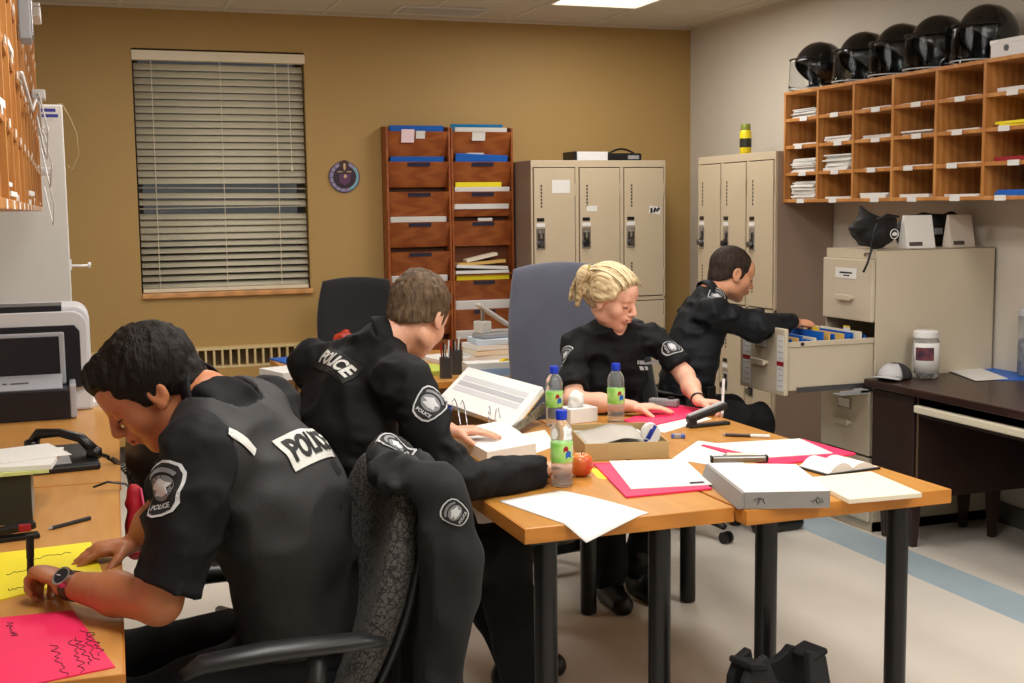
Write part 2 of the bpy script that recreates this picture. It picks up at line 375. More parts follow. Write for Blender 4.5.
folder(1, 1, PAPER, up=.07, w=.14, roll=-.2, dx=-.03, label='tilted white slip behind the blue folder in the second pocket', name='paper_slip', cat='papers', thick=.003, y=-.066)
folder(1, 2, PAPER, up=.03, w=.38, label='white papers in the third pocket of the organizer '+B, name='paper_stack', cat='papers', thick=.012, y=-.1)
folder(1, 2, YELLOW, up=.062, w=.32, dx=-.02, label='yellow folder behind white papers in the third pocket', thick=.006, y=-.082)
folder(1, 3, PAPER, up=.02, w=.1, dx=.02, label='white slip of paper hanging from the fourth pocket '+B, name='paper_slip', cat='papers', thick=.004, y=-.092)
folder(1, 5, YELLOW, up=.05, w=.37, label='bright yellow folder in the sixth pocket of the organizer '+B, thick=.02, y=-.085)
folder(1, 6, PAPER, up=.055, w=.39, label='white papers in the seventh pocket of the organizer '+B, name='paper_stack', cat='papers', thick=.03, y=-.08)
folder(1, 7, PAPER, up=.05, w=.39, label='white papers in the lowest pocket of the organizer '+B, name='paper_stack', cat='papers', thick=.03, y=-.08)
zt4 = 2.075-.035-4*PP-PP+.042
for k, (m, lab, w, yw, a, z) in enumerate([(PAPER, 'lowest sheaf of white papers lying on the open organizer shelf', .37, .1, .0, 0), (PAPER, 'curling white sheaf in the middle of the open organizer shelf', .36, .1, .05, .024), (MANILA, 'manila folder on the sheaves of the open organizer shelf', .33, .09, -.06, .05), (CREAM, 'slanting cream sheet on top of the open organizer shelf', .22, .09, -.2, .075)]):
    tag(obj('paper_stack' if m is not MANILA else 'file_folder', MB().box((0, 0, .01), (w, yw, .02), Matrix.Rotation(a, 3, 'Y')), m, loc=(OX[1]+OW/2-.01, R['y1']-.075, zt4+z+abs(a)*w/2.2)), lab, 'papers' if m is not MANILA else 'folder')
# notes stuck on the two top pockets
for (c0, dx, dz, w, h, m, lab) in [(0, .145, -.03, .085, .085, mat('note_pink', (240, 214, 222), .7), 'pale pink note stuck on the top pocket beside the plaque'), (0, .23, -.022, .06, .05, PAPER, 'small white note stuck beside the pink note'), (1, .19, -.03, .09, .055, PAPER, 'white note stuck on the top pocket beside the lockers')]:
    tag(obj('sticky_note', MB().box((0, 0, 0), (w, .002, h), Matrix.Rotation(.22, 3, 'X')), m, loc=(OX[c0]+dx, R['y1']-OD-.002, 2.04+dz)), lab, 'note')
# ---------------------------------------------------------------- lockers
m_lock = mat('locker_putty', (192, 176, 150), .42, var=.03, scale=3)
m_lockd = mat('locker_gap', (74, 66, 56), .7)
m_lockside = mat('locker_side', (150, 130, 116), .45, var=.03, scale=3)
def locker(name, label, loc, rz, w, depth, n, h=1.845):
    t = thing(name, label, 'lockers', loc, rz)
    obj('body', MB().bb((0, .004, 0), (w, depth, h)), m_lockside, t, bevel=.003)
    dw = w/n
    fr = MB().bb((0, -.012, h-.045), (w, .004, h)).bb((0, -.012, 0), (w, .004, .08))
    for k in range(n+1): fr.bb((max(0, k*dw-.012), -.012, .08), (min(w, k*dw+.012), .004, h-.045))
    fr.bb((0, -.012, .915), (w, .004, .94))
    obj('face_frame', fr, m_lock, t, bevel=.002)
    obj('shadow_gap', MB().bb((.012, .001, .08), (w-.012, .004, h-.045)), m_lockd, t)
    for k in range(n):
        for (z0, z1) in ((.086, .909), (.946, h-.051)):
            x0, x1 = k*dw+.018, (k+1)*dw-.018
            d = obj('door', MB().bb((x0, -.018, z0), (x1, .0, z1)), m_lock, t, bevel=.003)
            for zc in ((z0+z1)/2+.245, (z0+z1)/2-.27):
                v = MB()
                for q in range(7): v.bb((x0+.045, -.0195, zc-.075+q*.022), (x0+.056, -.0175, zc-.06+q*.022))
                obj('vent_slots', v, m_lockd, d)
            zl = (z0+z1)/2-.03
            obj('latch_plate', MB().bb((x0+.012, -.021, zl-.07), (x0+.075, -.017, zl+.07)), CHROME, d, bevel=.004)
            obj('latch_recess', MB().bb((x0+.022, -.0225, zl-.06), (x0+.066, -.0205, zl+.035)), mat('latch_dark', (96, 94, 90), .35, metal=1), d)
            obj('padlock', MB().tube([(x0+.04, -.024, zl-.03), (x0+.04, -.045, zl-.03)], .019, 14), BLACKP if (k+int(z0*3)) % 2 else mat('padlock_steel', (120, 120, 124), .3, metal=1), d)
            obj('lever', MB().bb((x0+.036, -.032, zl), (x0+.05, -.022, zl+.045)), CHROME, d, bevel=.002)
            obj('name_card', MB().bb((x0+.014, -.021, zl+.078), (x0+.074, -.0178, zl+.1)), WHITEP, d)
            obj('number_plate', MB().bb((x0+.018, -.0215, zl+.112), (x0+.068, -.0178, zl+.134)), BLACKP, d)
            [obj('hinge', MB().bb((x1-.002, -.021, zz), (x1+.006, -.016, zz+.08)), m_lock, d) for zz in (z0+.1, z1-.18)]
    return t
LX = PY(530.5, 200, 7.52).x
locker('locker_bank', 'putty-coloured three-column metal lockers against the tan wall', (LX, 7.52, 0), 0, .962, .38, 3)
locker('locker_bank', 'putty-coloured three-column metal lockers against the grey wall', (3.82, 7.07, 0), -PI/2, .915, .375, 3)
def on_locker(px, py, w, h, m, name, label, cat, z=None):
    c = PY(px, py, 7.5)
    return tag(obj(name, MB().bb((-w/2, -.0012, -h/2), (w/2, 0, h/2)), m, loc=(c.x, 7.5015, c.z)), label, cat)
on_locker(561, 186.5, .125, .085, PAPER, 'paper_card', 'large white card stuck on the first tan-wall locker door', 'card')
on_locker(592, 208.5, .075, .036, PAPER, 'paper_card', 'small white card stuck on the middle tan-wall locker door', 'card')
t = thing('sticker', 'black and white sticker on the third tan-wall locker door', 'sticker', (PY(655, 210, 7.5).x, 7.5015, PY(655, 210, 7.5).z))
obj('base', MB().box((0, 0, 0), (.085, .0012, .05), Matrix.Rotation(.15, 3, 'Y')), PAPER, t)
for k in range(3): obj('mark', MB().box((-.026+.024*k, -.001, .003*(k-1)), (.016, .0012, .034), Matrix.Rotation(.4*k, 3, 'Y')), INK, t)
# on top of the tan-wall lockers
c = PY(589, 155, 7.62)
t = thing('box_binder', 'white box file with black end on top of the tan-wall lockers', 'box', (c.x, 7.66, 1.845))
obj('case', MB().bb((-.11, -.1, 0), (.11, .1, .058)), WHITEP, t, bevel=.004); obj('spine', MB().bb((-.13, -.1, 0), (-.111, .1, .06)), BLACKP, t, bevel=.003)
c = PY(622, 155, 7.62)
t = thing('handset_case', 'black equipment case with a curved carry strap on top of lockers', 'case', (c.x, 7.64, 1.845))
obj('case', MB().bb((-.135, -.07, 0), (.125, .07, .05)), BLACKP, t, bevel=.012)
obj('face_plate', MB().bb((.02, -.074, .01), (.1, -.07, .035)), GREYP, t)
obj('strap', MB().tube([(-.09, 0, .04)] + [(-.09+.19*k/8, 0, .05+.03*math.sin(PI*k/8)) for k in range(9)], .007, 8), BLACKP, t)
# spray can on the grey-wall lockers
c = PX(745.5, 152, 3.98)
t = thing('spray_can', 'yellow spray can with dark cap on top of the grey-wall lockers', 'spray can', (c.x, c.y, 1.845))
obj('can', MB().lathe([(.033, 0), (.036, .004), (.036, .14), (.03, .155)], n=20), mat('can_yellow', (228, 208, 30), .35), t, auto=True)
obj('cap', MB().lathe([(.03, .155), (.03, .19), (.026, .195)], n=20), mat('can_olive', (120, 130, 40), .4), t, auto=True)
obj('band', MB().lathe([(.0365, .05), (.0368, .055), (.0368, .1), (.0365, .105)], n=20), mat('can_band', (40, 42, 30), .4), t, auto=True)
# ---------------------------------------------------------------- pigeonholes (right wall)
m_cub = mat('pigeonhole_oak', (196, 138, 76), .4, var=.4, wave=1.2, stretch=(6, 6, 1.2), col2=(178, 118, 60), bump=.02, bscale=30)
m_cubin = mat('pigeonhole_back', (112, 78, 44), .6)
CX = 3.86; CY1 = 6.145; CW = .3245; CZ = [1.562, 1.712, 1.862, 2.012, 2.162]; NC = 8
t = thing('pigeonhole_shelf', 'oak pigeonhole mail shelf mounted on the grey wall beneath the helmets', 'mail shelf', (CX, CY1, 0))
D = 4.195-CX; th = .018; Lc = NC*CW
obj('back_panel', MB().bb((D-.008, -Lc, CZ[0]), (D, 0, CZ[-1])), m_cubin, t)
obj('top_board', MB().bb((-.004, -Lc-.009, CZ[-1]-th/2), (D, .009, CZ[-1]+th/2)), m_cub, t, bevel=.002)
obj('bottom_board', MB().bb((-.004, -Lc-.009, CZ[0]-th/2), (D, .009, CZ[0]+th/2)), m_cub, t, bevel=.002)
for z in CZ[1:-1]: obj('shelf', MB().bb((.0, -Lc, z-th/2), (D-.008, 0, z+th/2)), m_cub, t, bevel=.001)
for k in range(NC+1): obj('divider' if 0 < k < NC else 'side_panel', MB().bb((-.003, -k*CW-th/2, CZ[0]), (D, -k*CW+th/2, CZ[-1])), m_cub, t, bevel=.001)
for k in range(NC):
    for r in range(4):
        oy = random.uniform(-.03, .05)
        obj('label_card', MB().bb((-.0055, -(k+.5)*CW-.04+oy, CZ[r]-.012), (-.004, -(k+.5)*CW+.03+oy, CZ[r]+.012)), PAPER, t)
def stack_mesh(w, d, hs, jit=.012, seed=0):
    rr = random.Random(seed); mb = MB(); z = 0
    for h in hs:
        mb.box((rr.uniform(-jit, jit), rr.uniform(-jit, jit), z+h/2), (w-rr.uniform(0, jit*2), d-rr.uniform(0, jit*2), h*.96), Matrix.Rotation(rr.uniform(-.05, .05), 3, 'Z')); z += h
    return mb
ordn = ['first', 'second', 'third', 'fourth', 'fifth', 'sixth', 'seventh', 'eighth']; rown = ['bottom', 'third', 'second', 'top']
LBLUE = mat('paper_pale_blue', (190, 206, 222), .6)
cont = {(0, 3): ([.012, .01, .012, .014], None), (0, 2): ([.004, .006], None), (0, 1): ([.02, .015, .02, .02], None), (0, 0): ([.03, .03, .02, .02], None),
        (1, 3): ([.004], None), (1, 2): ([.008, .012, .01], None), (1, 1): ([.022, .02, .022, .02], None), (1, 0): ([.006, .005], None),
        (2, 3): ([.004, .004], None), (2, 2): ([.006, .006, .005], None), (2, 1): ([.005], None), (2, 0): ([.016, .01], None),
        (3, 3): ([.005], None), (3, 2): ([.012, .008], None), (3, 1): ([.006], None), (3, 0): ([.016], None),
        (4, 3): ([.003], None), (4, 2): ([.007], None), (4, 1): ([.006], None), (4, 0): ([.005, .006], None),
        (5, 3): ([.02], None), (5, 2): ([.012, .012], YELLOW), (5, 1): ([.02], REDF), (5, 0): ([.014, .012], BLUEF)}
for (k, r), (hs, m) in cont.items():
    cn = {None: 'white papers', YELLOW: 'yellow papers', REDF: 'dark red folder', BLUEF: 'blue folders'}[m]
    th_ = 'tall' if sum(hs) > .05 else ('thin' if sum(hs) < .008 else 'small')
    dd, ww = .27, .24
    tag(obj('paper_stack' if m in (None, YELLOW) else 'file_folder', stack_mesh(dd, ww, [q/3 for q in hs for _ in range(3)] if sum(hs) > .03 else hs, .012, k*7+r), m or PAPER, loc=(CX+.016+dd/2, CY1-(k+.5)*CW, CZ[r]+th/2)),
        '%s pile of %s in the %s row, %s pigeonhole column from the lockers' % (th_, cn, rown[r], ordn[k]), 'papers' if m in (None, YELLOW) else 'folder')
# white box at the end of the shelf top
c = PX(1004, 50, 3.92)
t = thing('white_box', 'flat white box with round hole on top of the pigeonholes', 'box', (3.99, c.y-.11, CZ[-1]+th/2))
obj('carton', MB().bb((-.1, -.16, 0), (.1, .16, .075)), WHITEP, t, bevel=.003); obj('lid_edge', MB().bb((-.103, -.163, .06), (.103, .163, .08)), WHITEP, t, bevel=.002)
obj('finger_hole', MB().tube([(-.104, .06, .04), (-.0995, .06, .04)], .014, 14), mat('hole_grey', (90, 90, 92), .6), t)
# ---------------------------------------------------------------- riot helmets
m_shell = mat('helmet_shell', (16, 16, 19), .16, coat=.6)
m_visor = mat('helmet_visor', (244, 247, 249), .03, trans=1, ior=1.12, spec=.8)
def helmet(label, loc, rz, tilt=0):
    t = thing('riot_helmet', label, 'helmet', loc, rz, 'riot helmets on the pigeonholes')
    rx, ry, rzz = .118, .142, .14; zc = .13
    def shell(u, v):   # u azimuth, v from crown to rim; face is local +y
        a = 2*PI*u; face = max(0, math.cos(a-PI/2)); rim = -.62*(1-face**1.2) + .22*face**1.2
        ph = math.asin(max(-1, min(1, 1-(1-rim)*v)))
        return Vector((rx*math.cos(a)*math.cos(ph)*(1 if ph > 0 else 1+.1*ph), ry*math.sin(a)*math.cos(ph), zc+rzz*math.sin(ph)))
    obj('shell', MB().grid(shell, 40, 14), m_shell, t, smooth=True, solid=.006)
    def liner(u, v): q = shell(u, v); return Vector((q.x*.9, q.y*.9, zc+(q.z-zc)*.9))
    obj('liner', MB().grid(liner, 32, 10), mat('helmet_liner', (26, 26, 28), .9), t, smooth=True)
    def guard(u, v):
        a = PI*1.12 + PI*.76*u; return Vector(((rx+.004-.008*v)*math.cos(a), (ry+.002-.012*v)*math.sin(a), zc-.07-.058*v))
    obj('neck_guard', MB().grid(guard, 20, 4), BLACKP, t, smooth=True, solid=.005)
    def vis(u, v):
        a = PI*.06 + PI*.88*u; k = 1.05+.06*v; return Vector((rx*k*math.cos(a), .02+ry*k*math.sin(a), zc+.045-.165*v))
    vo = obj('visor', MB().grid(vis, 24, 8), m_visor, t, smooth=True, solid=.0035)
    br = [vis(i/24, 0.02)+Vector((0, .002, 0)) for i in range(25)]
    obj('visor_band', MB().tube(br, .005, 6), BLACKP, vo)
    ed = [vis(i/24, 1.0) for i in range(25)]
    obj('visor_edge', MB().tube(ed, .0028, 6), mat('visor_rim', (200, 204, 206), .2), vo)
    for s in (-1, 1): obj('pivot', MB().tube([(s*(rx-.004), .028, zc+.05), (s*(rx+.014), .028, zc+.05)], .02, 14), BLACKP, t)
    obj('chin_strap', MB().tube([(-.098, .02, zc-.05), (-.07, .04, zc-.105), (0, .055, zc-.12), (.07, .04, zc-.105), (.098, .02, zc-.05)], .006, 6), BLACKP, t)
    return t
hl = ['riot helmet with clear visor nearest the lockers on the pigeonholes', 'second riot helmet from the lockers, black with clear visor', 'middle riot helmet of the five on the pigeonhole shelf', 'riot helmet between the middle one and the one by the white box', 'riot helmet with clear visor standing beside the flat white box']
for k, (px, rz) in enumerate([(822, 1.35), (867, 1.45), (904, 1.5), (941, 1.45), (989, 1.55)]):
    c = PX(px, 60, 4.03); helmet(hl[k], (4.02, c.y, CZ[-1]+th/2+.0015), rz)
# ---------------------------------------------------------------- filing cabinet
m_cab = mat('cabinet_putty', (196, 184, 162), .4, var=.03, scale=3)
FX0, FX1, FY0, FY1, FZ = 3.51, 4.185, 4.8, 5.2, 1.33
t = thing('filing_cabinet', 'putty four-drawer filing cabinet with its second drawer pulled open', 'filing cabinet', (FX0, FY0, 0))
w, dp = FY1-FY0, FX1-FX0
obj('carcass', MB().bb((0, 0, 0), (dp, .006, FZ)).bb((0, w-.006, 0), (dp, w, FZ)).bb((dp-.006, 0, 0), (dp, w, FZ)).bb((0, 0, FZ-.006), (dp, w, FZ)).bb((0, 0, 0), (dp, w, .05)).bb((0, .006, FZ-.045), (.02, w-.006, FZ-.006)), m_cab, t, bevel=.002)
ZD = [(.05, .355), (.365, .67), (.68, .985), (.995, 1.285)]
for k, (z0, z1) in enumerate(ZD):
    x = 0 if k != 2 else 3.05-FX0
    d = obj('drawer', MB().bb((x-.022, .004, z0), (x, w-.004, z1)), m_cab, t, bevel=.005)
    hz = (z0+z1)/2-.02
    if k == 3: hz = z0+.1
    obj('handle', MB().bb((x-.05, w/2-.06, hz-.006), (x-.04, w/2+.06, hz+.02)).bb((x-.045, w/2-.06, hz), (x-.02, w/2-.045, hz+.015)).bb((x-.045, w/2+.045, hz), (x-.02, w/2+.06, hz+.015)), m_cab, d, bevel=.003)
    if k == 3: continue
    obj('label_holder', MB().bb((x-.026, w/2-.055, hz+.07), (x-.0215, w/2+.055, hz+.125)), mat('holder_steel', (160, 152, 138), .35, metal=.6), d)
    obj('label_card', MB().bb((x-.0275, w/2-.045, hz+.078), (x-.0255, w/2+.045, hz+.117)), PAPER, d)
    if k == 2:
        tr = MB().bb((x, .018, z0+.02), (.2, .021, z1-.075)).bb((x, w-.021, z0+.02), (.2, w-.018, z1-.075)).bb((x, .02, z0+.02), (.2, w-.02, z0+.024)).bb((x, .012, z1-.085), (.2, .03, z1-.062)).bb((x, w-.03, z1-.085), (.2, w-.012, z1-.062))
        obj('tray', tr, m_cab, d, bevel=.002)
        obj('slide_rail', MB().bb((x+.05, .008, z0+.01), (.3, .017, z0+.035)), mat('rail_steel', (140, 142, 146), .3, metal=.9), d)
        obj('catch', MB().tube([(x+.075, .012, z1-.072), (x+.075, .006, z1-.072)], .008, 10), INK, d)
obj('lock', MB().tube([(-.03, .05, FZ-.022), (0, .05, FZ-.022)], .009, 12), CHROME, t)
# hanging folders in the open drawer
hx0 = 3.05+.03
k = 0; xx = hx0
rr = random.Random(3)
while xx < 3.49:
    m, nm = [(BLUEF, 'blue'), (MANILA, 'manila'), (BLUEF, 'blue'), (BLUEF, 'blue'), (CREAM, 'cream'), (BLUEF, 'blue'), (MANILA, 'manila')][k % 7]
    t2 = thing('hanging_folder', '%s hanging folder in the open filing drawer, %s from the drawer front' % (nm, (ordn + ['ninth', 'tenth', 'eleventh', 'twelfth', 'thirteenth', 'fourteenth'])[k]), 'folder', (xx, FY0+.2, .70))
    hh = .225+rr.uniform(0, .035)
    obj('leaf', MB().box((0, 0, hh/2), (.006, .33, hh), Matrix.Rotation(rr.uniform(-.08, .12), 3, 'Y')), m, t2)
    obj('tab', MB().box((0.004, -.1+.05*(k % 5), hh+.008), (.002, .05, .022)), mat('tab_yellow', (226, 190, 60), .4) if k % 2 else PAPER, t2)
    xx += .034; k += 1
# signs taped to the drawer front
for (y, wd, lab) in [(.035, .058, 'white instruction sheet with a red band taped to the drawer edge'), (.33, .07, 'white sheet with a red band on the far side of the drawer front')]:
    t2 = thing('instruction_sheet', lab, 'sheet', (3.05-.0235, FY0+y, .70))
    obj('paper', MB().bb((-.001, -wd/2, 0), (0, wd/2, .255)), PAPER, t2)
    obj('red_band', MB().bb((-.0016, -wd/2, .115), (-.0009, wd/2, .135)), REDF, t2)
    for q in range(9): obj('text_line', MB().bb((-.0014, -wd*.36, .02+q*.026), (-.0009, wd*(.36-.1*(q % 3)), .0235+q*.026)), mat('print_grey', (160, 160, 164), .7), t2) if q not in (4,) else None
c = PX(846, 273, FX0-.022)
t2 = thing('cabinet_card', 'white printed card taped on the top filing drawer', 'card', (FX0-.0225, c.y, c.z))
obj('paper', MB().bb((-.001, -.085, -.025), (0, .085, .025)), PAPER, t2)
obj('text_line', MB().bb((-.0016, -.05, -.002), (-.0009, .05, .006)).bb((-.0016, -.03, -.014), (-.0009, .02, -.008)), INK, t2)
# grey tray hung on the drawer rail
c = PY(848, 384, 4.79)
t2 = thing('metal_clip_tray', 'grey metal clip tray lying across the open drawer rail', 'tray', (c.x, 4.765, .675))
obj('plate', MB().bb((-.08, -.03, 0), (.075, .03, .006)), GREYP, t2, bevel=.002); obj('lip', MB().bb((-.08, -.03, .006), (.075, -.026, .022)).bb((.03, -.03, .006), (.075, .03, .02)), GREYP, t2, bevel=.002)
# ---------------------------------------------------------------- dark brown desk
m_dk = mat('dark_walnut', (58, 36, 30), .32, var=.4, wave=1.2, stretch=(6, 1.2, 6), col2=(44, 26, 22))
m_dkp = mat('dark_panel', (46, 30, 26), .42, var=.2, scale=4)
t = thing('desk', 'dark brown office desk against the grey wall beside the filing cabinet', 'desk', (3.44, 4.785, 0))
obj('desktop', MB().bb((0, -1.65, .705), (.745, 0, .74)), m_dk, t, bevel=.004)
ped = MB().bb((.05, -.33, .235), (.72, -.015, .704))
p = obj('pedestal', ped, m_dkp, t, bevel=.003)
for (z0, z1) in ((.25, .695),): 
    dd = obj('door', MB().bb((.034, -.32, z0), (.05, -.025, z1)), m_dkp, t, bevel=.003)
obj('pedestal', MB().bb((.05, -1.62, .235), (.72, -1.27, .704)), m_dkp, t, bevel=.003)
obj('modesty_panel', MB().bb((.66, -1.27, .3), (.68, -.33, .704)), m_dkp, t)
for (lx, ly) in ((.095, -.255), (.535, -.255), (.095, -.06), (.535, -.06), (.095, -1.55), (.6, -1.55)): obj('leg', MB().hexa([(lx-.014, ly-.014, 0), (lx+.014, ly-.014, 0), (lx+.014, ly+.014, 0), (lx-.014, ly+.014, 0)], [(lx-.025, ly-.025, .235), (lx+.025, ly-.025, .235), (lx+.025, ly+.025, .235), (lx-.025, ly+.025, .235)]), m_dkp, t)
dr = obj('pencil_drawer', MB().bb((.03, -1.24, .615), (.5, -.36, .66)), m_dkp, t)
obj('drawer_lip', MB().bb((.0, -1.24, .635), (.03, -.36, .668)), mat('lip_cream', (206, 198, 176), .4), dr, bevel=.006)
obj('edge_trim', MB().bb((.046, -.334, .24), (.052, -.328, .70)), mat('trim_brown', (104, 84, 66), .4), t)
# ---------------------------------------------------------------- the two tables
m_tleg = mat('black_leg', (26, 25, 26), .35, metal=.2)
m_edge = mat('table_edge', (188, 122, 48), .4, var=.1, wave=1.2, stretch=(1, 1, 8))
def table(label, x0, x1, ya, yb, legs, rz=0):
    t = thing('work_table', label, 'table', (x0, ya, 0), rz, 'two laminate tables pushed together')
    w, l = x1-x0, yb-ya
    obj('tabletop', MB().bb((.003, .003, .7), (w-.003, l-.003, .74)), OAK, t, bevel=.002)
    e = MB().bb((0, 0, .7), (w, .003, .739)).bb((0, l-.003, .7), (w, l, .739)).bb((0, .003, .7), (.003, l-.003, .739)).bb((w-.003, .003, .7), (w, l-.003, .739))
    obj('edge_band', e, m_edge, t)
    for (lx, ly) in legs:
        g = obj('leg', MB().tube([(lx-x0, ly-ya, .012), (lx-x0, ly-ya, .699)], .031, 20), m_tleg, t, auto=True)
        obj('foot', MB().lathe([(.024, 0), (.03, .004), (.03, .012)], (lx-x0, ly-ya, 0), 18), BLACKP, g)
        obj('mount_plate', MB().bb((lx-x0-.06, ly-ya-.06, .694), (lx-x0+.06, ly-ya+.06, .7)), m_tleg, g)
    obj('apron', MB().bb((.1, .17, .655), (w-.1, .19, .7)).bb((.1, l-.19, .655), (w-.1, l-.17, .7)), m_tleg, t)
    return t
table('laminate table with a wooden edge carrying the near water bottle and loose sheet', 1.055, 1.655, 2.865, 4.36, [(1.135, 2.93), (1.475, 2.95), (1.135, 4.24), (1.56, 4.24)])
table('laminate table with a wooden edge carrying the big white binder and cream pad', 1.664, 2.325, 2.815, 4.36, [(1.795, 2.93), (2.225, 2.92), (1.812, 4.225), (2.23, 4.215)])
# ---------------------------------------------------------------- left desks
m_dskleg = mat('desk_panel', (150, 108, 62), .45, var=.1, scale=4)
LDA = -math.atan2(.034, 1)
def ldesk(label, x1, ya, yb):
    t = thing('laminate_desk', label, 'desk', (x1, ya, 0), LDA, 'laminate desks along the left wall')
    l = yb-ya; w = .62
    obj('desktop', MB().bb((-w, .002, .71), (-.003, l-.002, .74)), OAKL, t, bevel=.002)
    obj('edge_band', MB().bb((-.003, .002, .71), (0, l-.002, .739)).bb((-w, 0, .71), (0, .002, .739)), m_edge, t)
    obj('side_panel', MB().bb((-w+.02, .02, 0), (-.06, .045, .709)), m_dskleg, t); obj('side_panel', MB().bb((-w+.02, l-.045, 0), (-.06, l-.02, .709)), m_dskleg, t)
    obj('modesty_panel', MB().bb((-w+.03, .045, .25), (-w+.05, l-.045, .709)), m_dskleg, t)
    return t
ldesk('light laminate desk under the yellow pad where the nearest officer writes', .062, 2.215, 3.858)
ldesk('light laminate desk along the left wall carrying the printer', .122, 3.866, 5.62)
# ---------------------------------------------------------------- desks at the back
def bdesk(label, x0, x1, ya, yb):
    t = thing('laminate_desk', label, 'desk', (x0, ya, 0), 0, 'laminate desks in front of the organizers')
    w, l = x1-x0, yb-ya
    obj('desktop', MB().bb((0, 0, .71), (w, l, .74)), OAKL, t, bevel=.002)
    obj('edge_band', MB().bb((0, -.003, .71), (w, 0, .739)).bb((-.003, 0, .71), (0, l, .739)), m_edge, t)
    for x in (.03, w-.055): obj('side_panel', MB().bb((x, .04, 0), (x+.025, l-.04, .709)), m_dskleg, t)
    obj('modesty_panel', MB().bb((.055, l-.08, .2), (w-.055, l-.06, .709)), m_dskleg, t)
bdesk('laminate desk with pen holders and tape, backing onto a second desk', 1.02, 2.34, 5.5, 6.13)
bdesk('laminate desk in front of the empty black chair by the organizers', 1.02, 2.34, 6.135, 6.77)
# ---------------------------------------------------------------- office chairs
m_fab = mat('black_upholstery', (24, 24, 27), .85, bump=.15, bscale=500, sheen=.3)
m_slate = mat('slate_upholstery', (84, 86, 100), .85, var=.05, scale=8, bump=.15, bscale=500, sheen=.3)
def pattern_mat():
    m = bpy.data.materials.new('patterned_upholstery'); m.use_nodes = True; n = m.node_tree; b = n.nodes['Principled BSDF']; b.inputs['Roughness'].default_value = .85
    tc = n.nodes.new('ShaderNodeTexCoord'); ns_ = n.nodes.new('ShaderNodeTexNoise'); ns_.inputs['Scale'].default_value = 60
    mx = n.nodes.new('ShaderNodeMix'); mx.data_type = 'VECTOR'; mx.inputs[0].default_value = .03
    v = n.nodes.new('ShaderNodeTexVoronoi'); v.feature = 'DISTANCE_TO_EDGE'; v.inputs['Scale'].default_value = 70
    n.links.new(tc.outputs['Object'], ns_.inputs['Vector']); n.links.new(tc.outputs['Object'], mx.inputs[4]); n.links.new(ns_.outputs['Color'], mx.inputs[5]); n.links.new(mx.outputs[1], v.inputs['Vector'])
    r = n.nodes.new('ShaderNodeValToRGB'); r.color_ramp.elements[0].position = .05; r.color_ramp.elements[1].position = .14
    r.color_ramp.elements[0].color = rgb(22, 21, 20); r.color_ramp.elements[1].color = rgb(72, 69, 65)
    n.links.new(v.outputs[0], r.inputs[0]); n.links.new(r.outputs[0], b.inputs['Base Color'])
    return m
m_pat = pattern_mat()
m_arm = mat('arm_plastic', (24, 24, 26), .42)
def office_chair(label, loc, rz, mf, back_w=.46, back_h=.58, back_z=.92, recline=.16, arms=True, seat_z=.46, taper=0.12, back_y=-.25, mshell=None, arm_z=0):
    t = thing('office_chair', label, 'chair', loc, rz)
    sm_ = pad(.5, .48, .09, fn=lambda q: Vector((q.x, q.z, seat_z-.04+q.y + (-.02*max(0, q.z/.24)**2) + .012*(q.x/.25)**2)))
    obj('seat', sm_, mf, t)
    def bend(q):
        hh = (q.z/back_h+.5)
        x = q.x*(1-taper*(hh-.3)*(hh-.3)*2)
        y = q.y + .05*(q.x/(back_w/2))**2 - .03*math.sin(PI*hh)
        z = q.z
        c, s = math.cos(recline), math.sin(recline)
        return Vector((x, back_y + y*c - (z+back_h/2)*s, back_z-back_h/2 + (z+back_h/2)*c + y*s))
    obj('backrest', pad(back_w, back_h, .085, 22, 26, fn=bend), mf, t)
    obj('back_shell', pad(back_w*.96, back_h*.96, .03, fn=lambda q: bend(Vector((q.x, q.y-.045, q.z)))), mshell or m_arm, t)
    zb = back_z-back_h/2
    obj('back_bracket', MB().tube([(0, 0, seat_z-.1), (0, back_y-.02, seat_z-.1), (0, back_y-.075, seat_z-.02), (0, back_y-.09, zb+.15)], [.03, .03, .028, .025], 10, squash=.5), m_arm, t, smooth=True)
    if arms:
        for s in (-1, 1):
            x = s*.28
            a = obj('armrest', MB().tube([(x, yy, zz+arm_z) for yy, zz in ((-.24, .655), (-.18, .665), (.0, .672), (.12, .668), (.16, .65))], [.016, .03, .034, .03, .018], 12, squash=.55), m_arm, t, smooth=True)
            obj('arm_post', MB().tube([(x, -.1, .66+arm_z), (x*1.0, -.09, .5), (x*.8, -.03, seat_z-.07), (x*.3, -.02, seat_z-.085)], [.02, .022, .022, .02], 10, squash=.6), m_arm, a, smooth=True)
    obj('tilt_mechanism', MB().bb((-.1, -.13, seat_z-.12), (.1, .12, seat_z-.075)), m_arm, t, bevel=.01)
    obj('tilt_lever', MB().tube([(.08, .03, seat_z-.1), (.2, .04, seat_z-.1), (.26, .04, seat_z-.105)], [.005, .005, .009], 8), BLACKP, t)
    obj('gas_column', MB().lathe([(.028, .1), (.028, .24), (.016, .24), (.016, seat_z-.11)], n=16), m_arm, t, auto=True)
    for k in range(5):
        a = 2*PI*k/5 + .3; c, s = math.cos(a), math.sin(a)
        b = obj('base_arm', MB().tube([(0, 0, .105), (c*.12, s*.12, .1), (c*.28, s*.28, .075)], [.032, .026, .018], 10, squash=.8), m_arm, t, smooth=True)
        w = MB()
        for q in (-.014, .014): w.tube([(c*.29-s*(q-.008), s*.29+c*(q-.008), .028), (c*.29-s*(q+.008), s*.29+c*(q+.008), .028)], .0275, 14)
        obj('caster', w, BLACKP, b)
    return t
